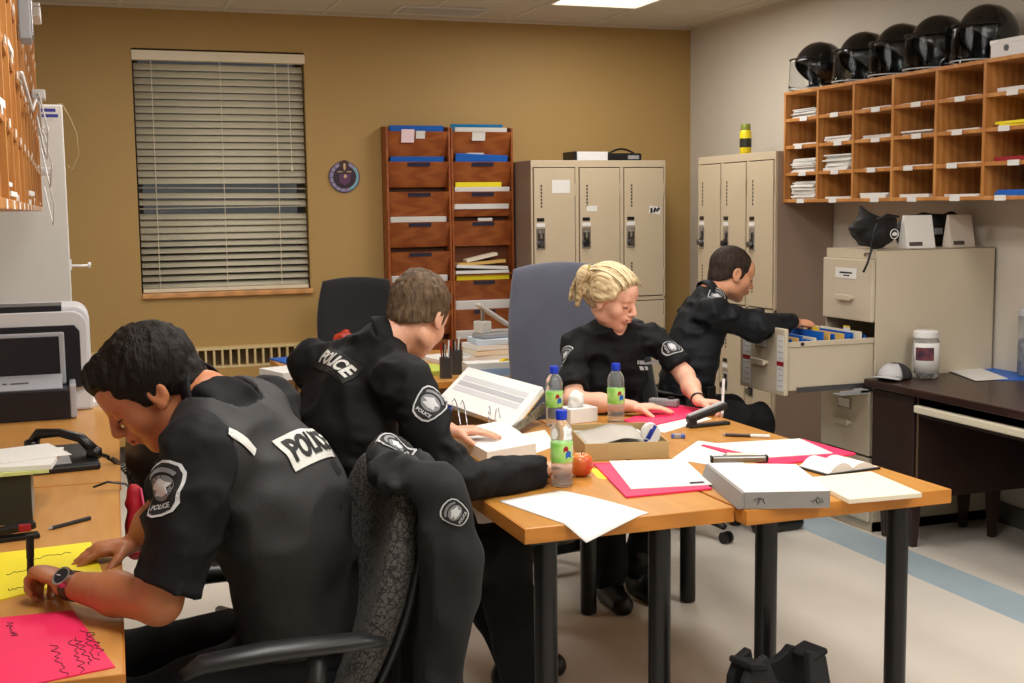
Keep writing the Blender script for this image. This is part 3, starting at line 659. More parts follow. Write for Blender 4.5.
office_chair('black office chair with patterned grey back, a dark jacket hung on it', (.30, 2.60, 0), PI/2+.08, m_pat, arm_z=.035, back_w=.46, back_h=.56, back_z=.755, recline=.36, taper=.35, back_y=-.19, mshell=m_arm)
office_chair('black office chair under the officer reading the open binder', (.72, 3.62, 0), -PI/2+.5, m_fab, back_z=.74, back_h=.42, arms=False, back_y=-.22)
office_chair('slate blue high-back office chair behind the blonde officer', (2.02, 4.78, 0), PI-.12, m_slate, back_w=.5, back_h=.72, back_z=.95, recline=.13, arms=False, taper=.05, mshell=m_slate)
office_chair('black office chair under the officer at the filing cabinet', (2.70, 5.17, 0), -PI/2, m_fab, back_z=.80, back_h=.52, arms=False)
office_chair('low black office chair added to fill the dark space beside the printer desk', (.52, 4.30, 0), -PI/2+.5, m_fab, back_w=.44, back_h=.42, back_z=.66, arms=False, back_y=-.23)  # added chair: its black mass stands in for an unclear dark area
office_chair('empty black office chair behind the desk near the window', (1.63, 7.15, 0), PI-.1, m_fab, back_w=.5, back_h=.56, back_z=.86)
# ================================================================== PEOPLE (signed-distance bodies, meshed with surface nets)
f32 = np.float32
def V3(p): return np.array(p, dtype=f32)
def unit(v): v = np.array(v, float); return v/np.linalg.norm(v)
class Field:
    def __init__(s, lo, hi, h):
        s.h = h; s.lo = np.array(lo, float); s.n = np.ceil((np.array(hi, float)-s.lo)/h).astype(int)+1
        s.D = np.full(s.n, .1, f32)
        s.ax = [(s.lo[i]+h*np.arange(s.n[i])).astype(f32) for i in range(3)]
    def _sub(s, lo, hi):
        a = np.clip(np.floor((np.array(lo)-s.lo)/s.h).astype(int), 0, s.n); b = np.clip(np.ceil((np.array(hi)-s.lo)/s.h).astype(int)+1, 0, s.n)
        if (b-a).min() < 1: return None, None
        sl = tuple(slice(a[i], b[i]) for i in range(3))
        g = np.meshgrid(*[s.ax[i][sl[i]] for i in range(3)], indexing='ij')
        return sl, np.stack(g, -1)
    def ev(s, p, k):
        kind = p[0]
        if kind == 'cap' or kind == 'cyl':
            a, b, ra, rb = V3(p[1]), V3(p[2]), p[3], p[4]; n = p[5] if len(p) > 5 else None; sq = p[6] if len(p) > 6 else 1
            m = max(ra, rb)+k+.02
            sl, P = s._sub(np.minimum(a, b)-m, np.maximum(a, b)+m)
            if sl is None: return None, None
            q = P-a; e = b-a
            if n is not None:
                n = V3(unit(n)); st = f32(1/sq-1)
                q = q + (q@n)[..., None]*(n*st); e = e + (e@n)*st*n
            L2 = float(e@e)+1e-12
            t0 = (q@e)/f32(L2); t = np.clip(t0, 0, 1)
            r = ra+(rb-ra)*t
            d = np.sqrt(((q-t[..., None]*e)**2).sum(-1))-r
            if kind == 'cyl':
                rad = np.sqrt(((q-t0[..., None]*e)**2).sum(-1))-(ra+(rb-ra)*t)
                Ln = math.sqrt(L2); d = np.maximum(rad, np.maximum(-t0*Ln, (t0-1)*Ln))
        elif kind == 'ell':
            c, rr, A = V3(p[1]), V3(p[2]), (np.array(p[3], f32) if len(p) > 3 else np.eye(3, dtype=f32))   # rows of A are the axes
            m = max(p[2])+k+.015
            sl, P = s._sub(c-m, c+m)
            if sl is None: return None, None
            q = (P-c)@A.T
            k0 = np.sqrt(((q/rr)**2).sum(-1)); k1 = np.sqrt(((q/(rr*rr))**2).sum(-1))+1e-9
            d = k0*(k0-1)/k1
        return sl, d.astype(f32)
    def add(s, p, k=.02):
        sl, d = s.ev(p, k)
        if sl is None: return s
        a = s.D[sl]
        if k > 0:
            h = np.maximum(k-np.abs(a-d), 0)/k; s.D[sl] = np.minimum(a, d)-h*h*k*f32(.25)
        else: s.D[sl] = np.minimum(a, d)
        return s
    def cut(s, p, k=.01):
        sl, d = s.ev(p, k)
        if sl is None: return s
        a = s.D[sl]; d = -d
        if k > 0:
            h = np.maximum(k-np.abs(a-d), 0)/k; s.D[sl] = np.maximum(a, d)+h*h*k*f32(.25)
        else: s.D[sl] = np.maximum(a, d)
        return s
    def plane(s, pt, nrm, k=0):    # remove the side the normal points to
        n = unit(nrm); X = (s.ax[0][:, None, None]-pt[0])*n[0] + (s.ax[1][None, :, None]-pt[1])*n[1] + (s.ax[2][None, None, :]-pt[2])*n[2]
        s.D = np.maximum(s.D, X.astype(f32)); return s
    def noise(s, amp, fr, seed=0, band=.02):
        rs = np.random.RandomState(seed); N = 24; lat = rs.rand(N, N, N).astype(f32)*2-1
        I = np.argwhere(np.abs(s.D) < band)
        P = (s.lo + I*s.h)*np.array(fr)
        i = np.floor(P).astype(int); t = P-i; t = t*t*(3-2*t); v = 0
        for dx in (0, 1):
            for dy in (0, 1):
                for dz in (0, 1):
                    w = (t[:, 0] if dx else 1-t[:, 0])*(t[:, 1] if dy else 1-t[:, 1])*(t[:, 2] if dz else 1-t[:, 2])
                    v = v + w*lat[(i[:, 0]+dx) % N, (i[:, 1]+dy) % N, (i[:, 2]+dz) % N]
        s.D[I[:, 0], I[:, 1], I[:, 2]] += (amp*v).astype(f32); return s
    def ridge(s, amp, fr, seed=0):
        a = s.D.copy(); s.noise(1.0, fr, seed); n = s.D-a; s.D = a + (amp*(np.abs(n)*2-.5)*(n != 0)).astype(f32); return s
    def net(s):
        D = s.D; S = D < 0; n = np.array(D.shape)
        c = np.zeros(n-1, np.int8)
        offs = [(i, j, k) for i in (0, 1) for j in (0, 1) for k in (0, 1)]
        for o in offs: c += S[o[0]:n[0]-1+o[0], o[1]:n[1]-1+o[1], o[2]:n[2]-1+o[2]]
        act = (c > 0) & (c < 8); I = np.argwhere(act)
        idx = np.full(act.shape, -1, np.int64); idx[act] = np.arange(len(I))
        pos = np.zeros((len(I), 3)); cnt = np.zeros(len(I))
        val = {o: D[I[:, 0]+o[0], I[:, 1]+o[1], I[:, 2]+o[2]].astype(float) for o in offs}
        for a in offs:
            for ax in range(3):
                if a[ax] == 1: continue
                b = list(a); b[ax] = 1; b = tuple(b); va, vb = val[a], val[b]; m = (va < 0) != (vb < 0)
                t = np.where(m, va/np.where(m, va-vb, 1), 0)
                for q in range(3): pos[:, q] += np.where(m, a[q]+(t if q == ax else 0), 0)
                cnt += m
        Vv = s.lo + s.h*(I+pos/cnt[:, None])
        Fs = []
        for ax in range(3):
            u, w = (ax+1) % 3, (ax+2) % 3
            a = [slice(None)]*3; b = [slice(None)]*3; a[ax] = slice(0, -1); b[ax] = slice(1, None)
            d = S[tuple(a)].astype(np.int8)-S[tuple(b)].astype(np.int8)
            E = np.argwhere(d != 0); E = E[(E[:, u] > 0) & (E[:, w] > 0) & (E[:, u] < n[u]-1) & (E[:, w] < n[w]-1)]
            if not len(E): continue
            sg = d[E[:, 0], E[:, 1], E[:, 2]]
            def cell(du, dw):
                q = E.copy(); q[:, u] -= du; q[:, w] -= dw; return idx[q[:, 0], q[:, 1], q[:, 2]]
            Q = np.stack([cell(1, 1), cell(0, 1), cell(0, 0), cell(1, 0)], 1)
            Q[sg < 0] = Q[sg < 0][:, ::-1]; Fs.append(Q)
        Fs = np.concatenate(Fs) if Fs else np.zeros((0, 4), int)
        return Vv, Fs
def relax(Vv, Fs, it=2, lam=.5):
    e = np.concatenate([Fs[:, [0, 1]], Fs[:, [1, 2]], Fs[:, [2, 3]], Fs[:, [3, 0]]])
    e = np.concatenate([e, e[:, ::-1]])
    for _ in range(it):
        acc = np.zeros_like(Vv); c = np.zeros(len(Vv))
        for q in range(3): acc[:, q] = np.bincount(e[:, 0], Vv[e[:, 1], q], len(Vv))
        c = np.bincount(e[:, 0], minlength=len(Vv))
        m = c > 0
        Vv[m] = Vv[m]*(1-lam) + lam*acc[m]/c[m][:, None]
    return Vv
def net_mesh(name, parts, origin, m, smooth_it=1):
    VV, FF, k = [], [], 0
    for fld in parts:
        v, f = fld.net()
        if not len(f): continue
        v = relax(v, f, smooth_it); VV.append(v); FF.append(f+k); k += len(v)
    v = np.concatenate(VV)-np.array(origin); f = np.concatenate(FF)
    me = bpy.data.meshes.new(name); me.vertices.add(len(v)); me.vertices.foreach_set('co', v.astype(f32).ravel())
    me.loops.add(f.size); me.loops.foreach_set('vertex_index', f.astype(np.int32).ravel())
    me.polygons.add(len(f)); me.polygons.foreach_set('loop_start', np.arange(0, f.size, 4, dtype=np.int32)); me.polygons.foreach_set('loop_total', np.full(len(f), 4, np.int32))
    me.polygons.foreach_set('use_smooth', np.ones(len(f), bool)); me.update(calc_edges=True); me.validate()
    me.materials.append(m)
    return me
def bounds(pts, m): P = np.array(pts); return P.min(0)-m, P.max(0)+m
def skin(name, c):
    m = mat(name, c, .48, var=.06, scale=18, bump=.03, bscale=160)
    m.node_tree.nodes['Principled BSDF'].inputs['Subsurface Weight'].default_value = .12
    m.node_tree.nodes['Principled BSDF'].inputs['Subsurface Radius'].default_value = (.012, .005, .003)
    return m
m_shirt = mat('black_uniform', (17, 17, 19), .75, var=.1, scale=12, bump=.12, bscale=400, spec=.25)
m_vest = mat('vest_nylon', (38, 37, 38), .6, var=.08, scale=10, bump=.15, bscale=300, spec=.35)
m_trous = mat('navy_trousers', (17, 18, 20), .8, bump=.1, bscale=300, spec=.25)
m_navy = mat('navy_duty_shirt', (19, 22, 27), .65, var=.1, scale=12, bump=.12, bscale=400, spec=.3)
m_boot = mat('black_boot', (16, 16, 17), .35)
m_grey_pr = mat('reflective_grey', (196, 196, 190), .45)
m_patch = mat('patch_black', (16, 16, 18), .7); m_thread = mat('patch_thread', (196, 198, 200), .6)

def head_prims(T, Ax, s, ears=True, fem=False):
    """returns list of (prim, k, add?)"""
    def E(c, r, k=.012, sub=False): return (('ell', T(*c), [q*s for q in r], Ax), k*s, not sub)
    def C(a, b, ra, rb, k=.01, sub=False): return (('cap', T(*a), T(*b), ra*s, rb*s), k*s, not sub)
    j = .9 if fem else 1
    L = [E((0, -.014, .034), (.076, .098, .088), .02), E((0, .028, -.02), (.064*j, .066, .085), .03), E((0, .034, -.072), (.05*j, .05, .04), .03),
         E((0, .068, -.1), (.022*j, .02, .018), .02), E((0, .062, .04), (.06, .04, .05), .02)]
    for q in (-1, 1):
        L += [E((q*.044, .052, -.028), (.026, .03, .03), .02), E((q*.052*j, .0, -.07), (.016, .035, .025), .02)]
    L += [C((-.04, .083, .024), (.04, .083, .024), .011, .011, .012), C((-.03, .09, .022), (.03, .09, .022), .009, .009, .01)]
    for q in (-1, 1): L += [E((q*.032, .102, .006), (.017, .014, .011), .014, True), E((q*.0325, .0805, .003), (.0165, .0135, .0125), .003)]
    L += [C((0, .092, .018), (0, .116, -.026), .0085, .011, .01), E((0, .112, -.031), (.012, .012, .009), .006)]
    for q in (-1, 1): L += [E((q*.012, .104, -.034), (.008, .011, .007), .006)]
    L += [E((0, .092, -.056), (.028, .014, .018), .012), E((0, .1045, -.054), (.02, .0085, .0055), .005), E((0, .1025, -.065), (.018, .0085, .006), .005), C((-.022, .1, -.0595), (.022, .1, -.0595), .0035, .0035, .003, True)]
    if ears:
        for q in (-1, 1):
            L += [E((q*.078, -.008, -.002), (.009, .021, .033), .008), E((q*.086, -.004, .003), (.006, .012, .019), .006, True), E((q*.08, .0, -.03), (.007, .009, .011), .008)]
    return L
def hand_prims(w, d, n, sd, curls, s=1.0, thumb=(.6, .7, .35), tcurl=.35):
    """w wrist, d finger direction, n palm normal (towards palm), sd thumb side"""
    w = np.array(w, float); d = unit(d); n = unit(np.array(n)-d*np.dot(n, d)); sd0 = np.cross(d, n); sd = sd0 if np.dot(sd0, sd) > 0 else -sd0
    A = [d, sd, n]; L = []
    L += [(('ell', w+d*.055*s, [.05*s, .042*s, .0155*s], A), .012), (('ell', w+d*.08*s, [.02*s, .04*s, .0135*s], A), .012), (('ell', w+d*.03*s+sd*.024*s+n*.008*s, [.03*s, .018*s, .015*s], A), .012)]
    for i, (off, ln) in enumerate(zip((.029, .0098, -.0098, -.028), (.074, .082, .076, .06))):
        p = w + d*(.088-.006*abs(i-1))*s + sd*off*s; dirv = unit(d+sd*(.10*(1.5-i)*.9)); ang = 0
        c = curls[i] if isinstance(curls[0], (list, tuple)) else curls
        r = .0092*s
        for seg, fr in enumerate((.45, .31, .24)):
            ang += c[seg]
            v = dirv*math.cos(ang)+n*math.sin(ang); q = p+v*ln*fr*s
            L.append((('cap', p, q, r, r*.92), .004)); p = q; r *= .92
    p = w+d*.03*s+sd*.03*s+n*.004*s; v = unit(d*thumb[0]+sd*thumb[1]+n*thumb[2]); q = p+v*.042*s
    L.append((('cap', p, q, .0135*s, .0105*s), .01)); v2 = unit(v*math.cos(tcurl)+(d*.8+n*.4)*math.sin(tcurl)); L.append((('cap', q, q+v2*.03*s, .0105*s, .0085*s), .004))
    return L
def frame(fwd, upish):
    f = unit(fwd); r = np.cross(f, unit(upish)); r = unit(r); u = np.cross(r, f); return r, f, u
ALLHOST = {}
def person(nm, label, J, skinm, shirtm, hairm, sc=1.0, sleeve='short', vest=None, hair='short', fem=False, hands={}, trousers=None):
    root = thing('person', label, 'person', (J['pelvis'][0], J['pelvis'][1], 0)); O = (J['pelvis'][0], J['pelvis'][1], 0)
    g = {k: np.array(v, float) for k, v in J.items() if k not in ('fwd', 'up', 'slv', 'slr')}
    Rt, Fw, Up = frame(J['fwd'], J['up']); hs = sc if not fem else sc*1.02
    T = lambda x, y, z: g['head'] + (Rt*x+Fw*y+Up*z)*hs
    Ax = [Rt, Fw, Up]
    lat = unit(g['sr']-g['sl']); mid = (g['sr']+g['sl'])/2
    waist = g['pelvis']*.52+g['chest']*.48 if 'waist' not in g else g['waist']
    def torso(inf):
        ap = np.cross(lat, unit(mid-g['pelvis']))
        k = sc*(.88 if fem else 1)
        P = [(('cap', g['pelvis']-lat*.045, g['pelvis']+lat*.045, .125*sc+inf, .125*sc+inf), .05),
             (('cap', g['pelvis'], waist, .158*k+inf, .148*k+inf, ap, .74), .05),
             (('cap', waist, g['chest'], .148*k+inf, .172*k+inf, ap, .7), .05),
             (('cap', g['chest'], g['chest']*.35+mid*.65-np.array((0, 0, .03)), .172*k+inf, .15*k+inf, ap, .66), .05),
             (('cap', g['sr']*.92+mid*.08-np.array((0, 0, .012)), g['sl']*.92+mid*.08-np.array((0, 0, .012)), .055*k+inf, .055*k+inf), .05),
             (('cap', g['neck']*.6+mid*.4, mid-np.array((0, 0, .05)), .075*k+inf*.6, .1*k+inf), .06),
             (('cap', g['neck']*.85+mid*.15, g['sr']*.75+mid*.25, .04*k+inf*.7, .045*k+inf), .05), (('cap', g['neck']*.85+mid*.15, g['sl']*.75+mid*.25, .04*k+inf*.7, .045*k+inf), .05)]
        if fem:
            fr_ = ap if np.dot(ap, J['fwd']) > 0 else -ap
            for q in (-1, 1): P.append((('ell', g['chest']+fr_*.075+lat*q*.07-np.array((0, 0, .0)), [.065+inf*.5]*3), .05))
        return P
    def legs(inf):
        P = []
        for q, a in (('r', 1), ('l', -1)):
            hp = g['pelvis']+lat*a*.09
            P += [(('cap', hp, g['k'+q], .088*sc+inf, .064*sc+inf), .05), (('cap', g['k'+q], g['a'+q], .06*sc+inf, .042*sc+inf*1.3), .03)]
        return P
    am = .88 if fem else 1
    def upper(q, inf): return ('cap', g['s'+q], g['e'+q], .054*sc*am+inf, .044*sc*am+inf)
    def lower(q, inf): return ('cap', g['e'+q], g['w'+q], .045*sc*am+inf, .0275*sc*am+inf)
    # ---- body (skin): one mesh, finer cells at the head and the hands
    pts = [g[k] for k in ('pelvis', 'chest', 'neck', 'sl', 'sr', 'el', 'er', 'wl', 'wr', 'kl', 'kr', 'al', 'ar')]
    B = Field(*bounds(pts, .2), .0105)
    for p, k in torso(-.024)+legs(-.012): B.add(p, k)
    for q in 'lr': B.add(upper(q, -.012), .04); B.add(lower(q, -.010), .02)
    fl_ = [B]
    nb = T(0, -.03, -.055)
    HF = Field(*bounds([g['head'], g['neck']], .165*hs), .0034 if sc*hs > 0 else .004)
    HF.add(('cap', nb, g['neck'], .053*sc*(.86 if fem else 1), .062*sc*(.84 if fem else 1)), .02)
    if fem: HF.add(('cap', g['neck'], g['neck']+unit(np.cross((0, 0, 1.), lat)*np.array((1, 1, 0)))*.035-np.array((0, 0, .075)), .052, .022), .02)
    HF.add(('cap', g['neck'], mid, .062*sc*(.84 if fem else 1), .07*sc), .02)
    for p, k, a in head_prims(T, Ax, hs, True, fem): (HF.add if a else HF.cut)(p, k)
    fl_.append(HF)
    for q in 'lr':
        if q not in hands: continue
        h = hands[q]
        pp = [g['e'+q], g['w'+q]] if sleeve == 'short' else [g['w'+q]*.6+g['e'+q]*.4, g['w'+q]]
        tip = g['w'+q]+unit(h['d'])*.19*sc
        A = Field(*bounds(pp+[tip, g['w'+q]], .075), .0032)
        if sleeve == 'short':
            A.add(('cap', g['s'+q]*.35+g['e'+q]*.65, g['e'+q], .046*sc*am, .043*sc*am), .02)
        if sleeve == 'short': A.add(('cap', g['e'+q], g['e'+q]*.55+g['w'+q]*.45, .043*sc*am, .042*sc*am), .02); A.add(('cap', g['e'+q]*.55+g['w'+q]*.45, g['w'+q], .042*sc*am, .026*sc*am), .02)
        else: A.add(('cap', g['e'+q]*.25+g['w'+q]*.75, g['w'+q], .027*sc, .026*sc), .02)
        for p, k in hand_prims(g['w'+q], h['d'], h['n'], h['sd'], h['c'], sc*(.92 if fem else 1), h.get('thumb', (.6, .7, .35)), h.get('tc', .35)): A.add(p, k)
        fl_.append(A)
    body = obj('body', net_mesh('body', fl_, O, skinm), None, root)
    # ---- shirt
    Sf = Field(*bounds([g[k] for k in ('pelvis', 'chest', 'neck', 'sl', 'sr', 'el', 'er')] + ([g['wl'], g['wr']] if sleeve == 'long' else []), .2), .0075)
    for p, k in torso(.008): Sf.add(p, k)
    for q in 'lr':
        a, b = g['s'+q], g['e'+q]
        if sleeve == 'short':
            e_ = a+(b-a)*J.get('slv', .8)
            sr_ = J.get('slr', 1); Sf.add(('cap', a, a+(b-a)*.5, .066*sc*am*sr_, .062*sc*am*sr_), .05); Sf.add(('cyl', a+(b-a)*.3, e_, .062*sc*am*sr_, .066*sc*am*sr_), .015)
        else:
            Sf.add(('cap', a, b, .068*sc, .06*sc), .05); w_ = g['e'+q]+(g['w'+q]-g['e'+q])*.97
            Sf.add(('cap', b, b+(w_-b)*.7, .058*sc, .05*sc), .04); Sf.add(('cyl', b+(w_-b)*.5, w_, .052*sc, .044*sc), .012)
    Sf.noise(.010, (8, 8, 11), 3).ridge(.014, (9, 9, 14), 5).ridge(.006, (20, 20, 26), 6)
    Sf.cut(('cap', g['neck']+unit(g['neck']-mid)*.0, g['head'], .054*sc*(.85 if fem else 1), .07*sc), .008)
    if fem:
        ff = np.cross((0, 0, 1.), lat); ff = unit(ff*np.array((1, 1, 0))); Sf.cut(('cap', g['neck']+ff*.045+np.array((0, 0, .02)), g['neck']+ff*.095-np.array((0, 0, .045)), .044, .02), .006)
    sh = obj('shirt', net_mesh('shirt', [Sf], O, shirtm, 2), None, root)
    # ---- trousers and boots
    Tf = Field(*bounds([g[k] for k in ('pelvis', 'kl', 'kr', 'al', 'ar')], .2), .009)
    Tf.add(('cap', g['pelvis']-lat*.05, g['pelvis']+lat*.05, .135*sc, .135*sc), .04).add(('cap', g['pelvis'], waist*.6+g['pelvis']*.4, .166*sc, .155*sc, np.cross(lat, (0, 0, 1)), .78), .04)
    for p, k in legs(.016): Tf.add(p, k)
    Tf.noise(.008, (10, 10, 12), 8).ridge(.01, (10, 10, 8), 9)
    obj('trousers', net_mesh('trousers', [Tf], O, trousers or m_trous, 2), None, root)
    for q in 'lr':
        t_ = g['t'+q]-g['a'+q]; t_[2] = 0; t_ = unit(t_)
        an = g['a'+q]; heel = np.array((an[0], an[1], .036))-t_*.035; toe = np.array((an[0], an[1], .034))+t_*.16
        Bf = Field(*bounds([an, heel, toe, an+np.array((0, 0, .05))], .09), .007)
        Bf.add(('cap', heel, toe, .04, .036), .02).add(('cap', an+np.array((0, 0, .06)), heel+t_*.03, .05, .045), .04).add(('cap', heel+t_*.05, toe, .05, .038), .02); Bf.plane((0, 0, .002), (0, 0, -1))
        obj('boot', net_mesh('boot', [Bf], O, m_boot), None, root)
    # ---- collar
    nd = unit(g['head']+(-Fw*.02-Up*.08)*hs-g['neck']); cu_, cv_ = np.cross(nd, lat), lat; cu_ = unit(cu_)
    rr = .061*sc*(.86 if fem else 1)
    fdir = np.array(J['fwd']) if not fem else np.cross((0, 0, 1.), lat); fdir = fdir-nd*np.dot(fdir, nd); fdir = unit(fdir); sdir = np.cross(nd, fdir)
    def col(u, v):
        a0_ = .28 if not fem else 1.0; a = a0_+(2*PI-2*a0_)*u
        rad = rr+.004+.012*v*(1-v)*4*.4 + .012*(1-v)
        hgt = .034 if v > .5 else .0
        back = (1-math.cos(a))*.5
        zz = -.022 + .042*v*(.55+.6*back)
        p = g['neck'] + (fdir*math.cos(a)+sdir*math.sin(a))*rad*(1.02) + nd*zz - np.array(O)
        return Vector(p)
    if not fem: obj('collar', MB().grid(col, 36, 5), shirtm, root, smooth=True, solid=.006)
    else:
        ft = unit(np.cross((0, 0, 1.), lat)*np.array((1, 1, 0)))
        for q in (-1, 1):     # polo collar: two leaves folded beside the open neck
            def leaf(u, v, q=q):
                a_ = q*(.62+2.45*u); r_ = rr+.004+.02*v
                p = g['neck'] + (ft*math.cos(a_)-np.cross(ft, (0, 0, 1.))*math.sin(a_))*r_ + np.array((0, 0, .022-.02*(1-u)**2-.038*v*(1-.35*u))) - np.array(O)
                return Vector(p)
            obj('collar', MB().grid(leaf, 18, 4), shirtm, root, smooth=True, solid=.005)
    # ---- vest
    hosts = [sh]
    if vest:
        Vf = Field(*bounds([g[k] for k in ('pelvis', 'chest', 'neck', 'sl', 'sr')], .24), .0075)
        for p, k in torso(.026): Vf.add(p, k)
        Vf.noise(.008, (8, 8, 9), 12).ridge(.009, (8, 8, 12), 15)
        for q, a in (('r', 1), ('l', -1)):
            Vf.cut(('cap', g['s'+q]+lat*a*.02+np.array((0, 0, .05)), g['s'+q]*.4+g['e'+q]*.6+lat*a*.02, .068*sc, .075*sc), .015)
            Vf.cut(('cap', g['s'+q]+lat*a*.045, g['s'+q]+lat*a*.2, .09*sc, .12*sc), .015)
        Vf.cut(('cap', g['neck']-nd*.03, g['neck']+nd*.2, .092*sc, .1*sc), .01)
        Vf.plane(g['pelvis']*.72+g['chest']*.28, g['pelvis']-g['chest'])
        vo = obj('vest', net_mesh('vest', [Vf], O, vest, 2), None, root); hosts.append(vo)
    # ---- hair
    G = Field(*bounds([g['head']], .2*hs), .0036)
    e = .010 if hair == 'short' else (.005 if hair == 'buzz' else .014)
    E = lambda c, r: ('ell', T(*c), [q*hs for q in r], Ax)
    G.add(E((0, -.016, .036), (.077+e, .101+e, .09+e)), 0)
    if hair != 'woman':
        G.add(E((0, -.052, -.03), (.060+e*.6, .054+e*.6, .06)), .02)
        if hair == 'short': G.add(E((0, .055, .088), (.052, .045, .032)), .03)
        for q in (-1, 1): G.add(E((q*.071, .02, .008), (.006+e*.4, .012, .026)), .006)
        nl = unit(Fw*.54-Up*.84); c0 = T(0, -.085, -.066)
        keep = Field(G.lo, G.lo+(G.n-1)*G.h, G.h)
        X = (G.ax[0][:, None, None]-c0[0])*nl[0]+(G.ax[1][None, :, None]-c0[1])*nl[1]+(G.ax[2][None, None, :]-c0[2])*nl[2]
        # side burns dip below the hair line in front of the ears
        Xs = (G.ax[0][:, None, None]-g['head'][0])*Rt[0]+(G.ax[1][None, :, None]-g['head'][1])*Rt[1]+(G.ax[2][None, None, :]-g['head'][2])*Rt[2]
        Yf = (G.ax[0][:, None, None]-g['head'][0])*Fw[0]+(G.ax[1][None, :, None]-g['head'][1])*Fw[1]+(G.ax[2][None, None, :]-g['head'][2])*Fw[2]
        dip = .034*np.exp(-((Yf/hs-.022)/.011)**2)*(np.abs(Xs) > .05*hs)
        G.D = np.maximum(G.D, (X-dip*hs).astype(f32))
        G.noise(.0035 if hair == 'short' else .001, (90, 90, 60), 4).noise(.003 if hair == 'short' else .0, (35, 35, 35), 6)
    else:
        G.add(E((0, -.06, -.005), (.066, .06, .062)), .02)
        for q in (-1, 1): G.add(E((q*.06, -.02, .02), (.03, .05, .045)), .015)
        nl = unit(Fw*.72-Up*.69); c0 = T(0, -.055, -.065)
        X = (G.ax[0][:, None, None]-c0[0])*nl[0]+(G.ax[1][None, :, None]-c0[1])*nl[1]+(G.ax[2][None, None, :]-c0[2])*nl[2]
        G.D = np.maximum(G.D, X.astype(f32))
        G.add(E((.045, -.115, .068), (.04, .034, .036)), .012); G.add(('cap', T(.066, -.118, .055), T(.07, -.105, -.06), .024*hs, .012*hs), .015)
        for q in (-1, 1): G.add(('cap', T(q*.074, .045, .03), T(q*.082, -.02, -.0), .012*hs, .014*hs), .015)
        G.noise(.0025, (25, 25, 40), 4)
    ho = obj('hair', net_mesh('hair', [G], O, hairm, 1), None, root)
    # ---- facial details
    dk = mat('lash_brow_'+nm, (30, 22, 18) if not fem else (120, 92, 62), .7); lipm = mat('lips_'+nm, (168, 92, 84) if not fem else (190, 96, 98), .45)
    Ol = np.array(O)
    for q in (-1, 1):
        br = [T(q*(.014+.034*t), .094+.004-.016*t*t, .026+.008*math.sin(PI*t*.8)) - Ol for t in (0, .25, .5, .75, 1)]
        obj('eyebrow', MB().tube(br, [.002, .0035, .0035, .003, .001], 6, squash=.6), dk, root, smooth=True)
        lash = [T(q*(.0325+.0165*c_), .0945-.012*c_*c_, -.0045-.002*(1-c_*c_)) - Ol for c_ in (-1, -.6, -.2, .2, .6, 1)]
        obj('eyelash', MB().tube(lash, [.0008, .0017, .002, .002, .0018, .0008], 6), mat('lash_dark', (24, 18, 16), .7), root, smooth=True)
    lp = MB()
    def lipf(z, dz, dy):
        pts_ = [T(.021*c_, .1085-.009*c_*c_+dy, z+dz*(1-c_*c_)) - Ol for c_ in (-1, -.7, -.35, 0, .35, .7, 1)]
        lp.tube(pts_, [.0008, .003, .0045, .005, .0045, .003, .0008], 8, squash=.75)
    lipf(-.058, .003, 0); lipf(-.061, -.004, -.002)
    obj('lips', lp, lipm, root, smooth=True)
    bpy.context.view_layer.update()
    ALLHOST[nm] = (root, hosts, O, g, T, Ax)
    return root
# ------------------------------------------------------------------ embroidered decals laid onto the cloth
def bvh_of(objs):
    Vv, Ff, k = [], [], 0
    for o in objs:
        mw = o.matrix_world; Vv += [mw @ v.co for v in o.data.vertices]; Ff += [[i+k for i in p.vertices] for p in o.data.polygons]; k = len(Vv)
    return BVHTree.FromPolygons(Vv, Ff)
BV = {}
def decal_frame(nm, px, right_px, tilt_up=None):
    root, hosts, O = ALLHOST[nm][:3]
    if nm not in BV: BV[nm] = bvh_of(hosts)
    t = BV[nm]
    def hit(p): return t.ray_cast(EYE, ray(*p).normalized())
    c, n0, _, _ = hit(px)
    if c is None:
        d0 = ray(*px).normalized(); c0 = Vector(O); c = min((t.find_nearest(EYE+d0*q)[0] for q in [1+.05*k for k in range(110)]), key=lambda p: ((p-EYE)-d0*(p-EYE).dot(d0)).length)
        n0 = t.find_nearest(c)[1]; print('decal fallback', nm, px)
    ns = n0.copy()
    for dx in (-8, 0, 8):
        for dy in (-8, 0, 8):
            h = hit((px[0]+dx, px[1]+dy))
            if h[0] is not None and (h[0]-c).length < .08: ns += h[1]
    n = ns.normalized()
    d = ray(*right_px)          # intersect the tangent plane
    q = EYE + d*((c-EYE).dot(n)/d.dot(n)); x = (q-c); x = (x-n*x.dot(n)).normalized(); y = n.cross(x)
    return root, O, t, c, n, x, y
def lay(fr, pts2, faces, off, name, m, parent=None, reach=.09):
    root, O, t, c, n, x, y = fr; V = []
    for (u, v) in pts2:
        p = c+x*u+y*v; h = t.ray_cast(p+n*.06, -n, .16)
        w = (h[0]+n*off) if h[0] is not None else p+n*(off-.01)
        V.append(w-Vector(O))
    mb = MB(); mb.add(V, faces)
    me = bpy.data.meshes.new(name); me.from_pydata([tuple(v) for v in V], [], faces); me.materials.append(m)
    o = bpy.data.objects.new(name, me); COL.objects.link(o); o.parent = parent or root
    q = o.modifiers.new('solid', 'SOLIDIFY'); q.thickness = .0008
    return o
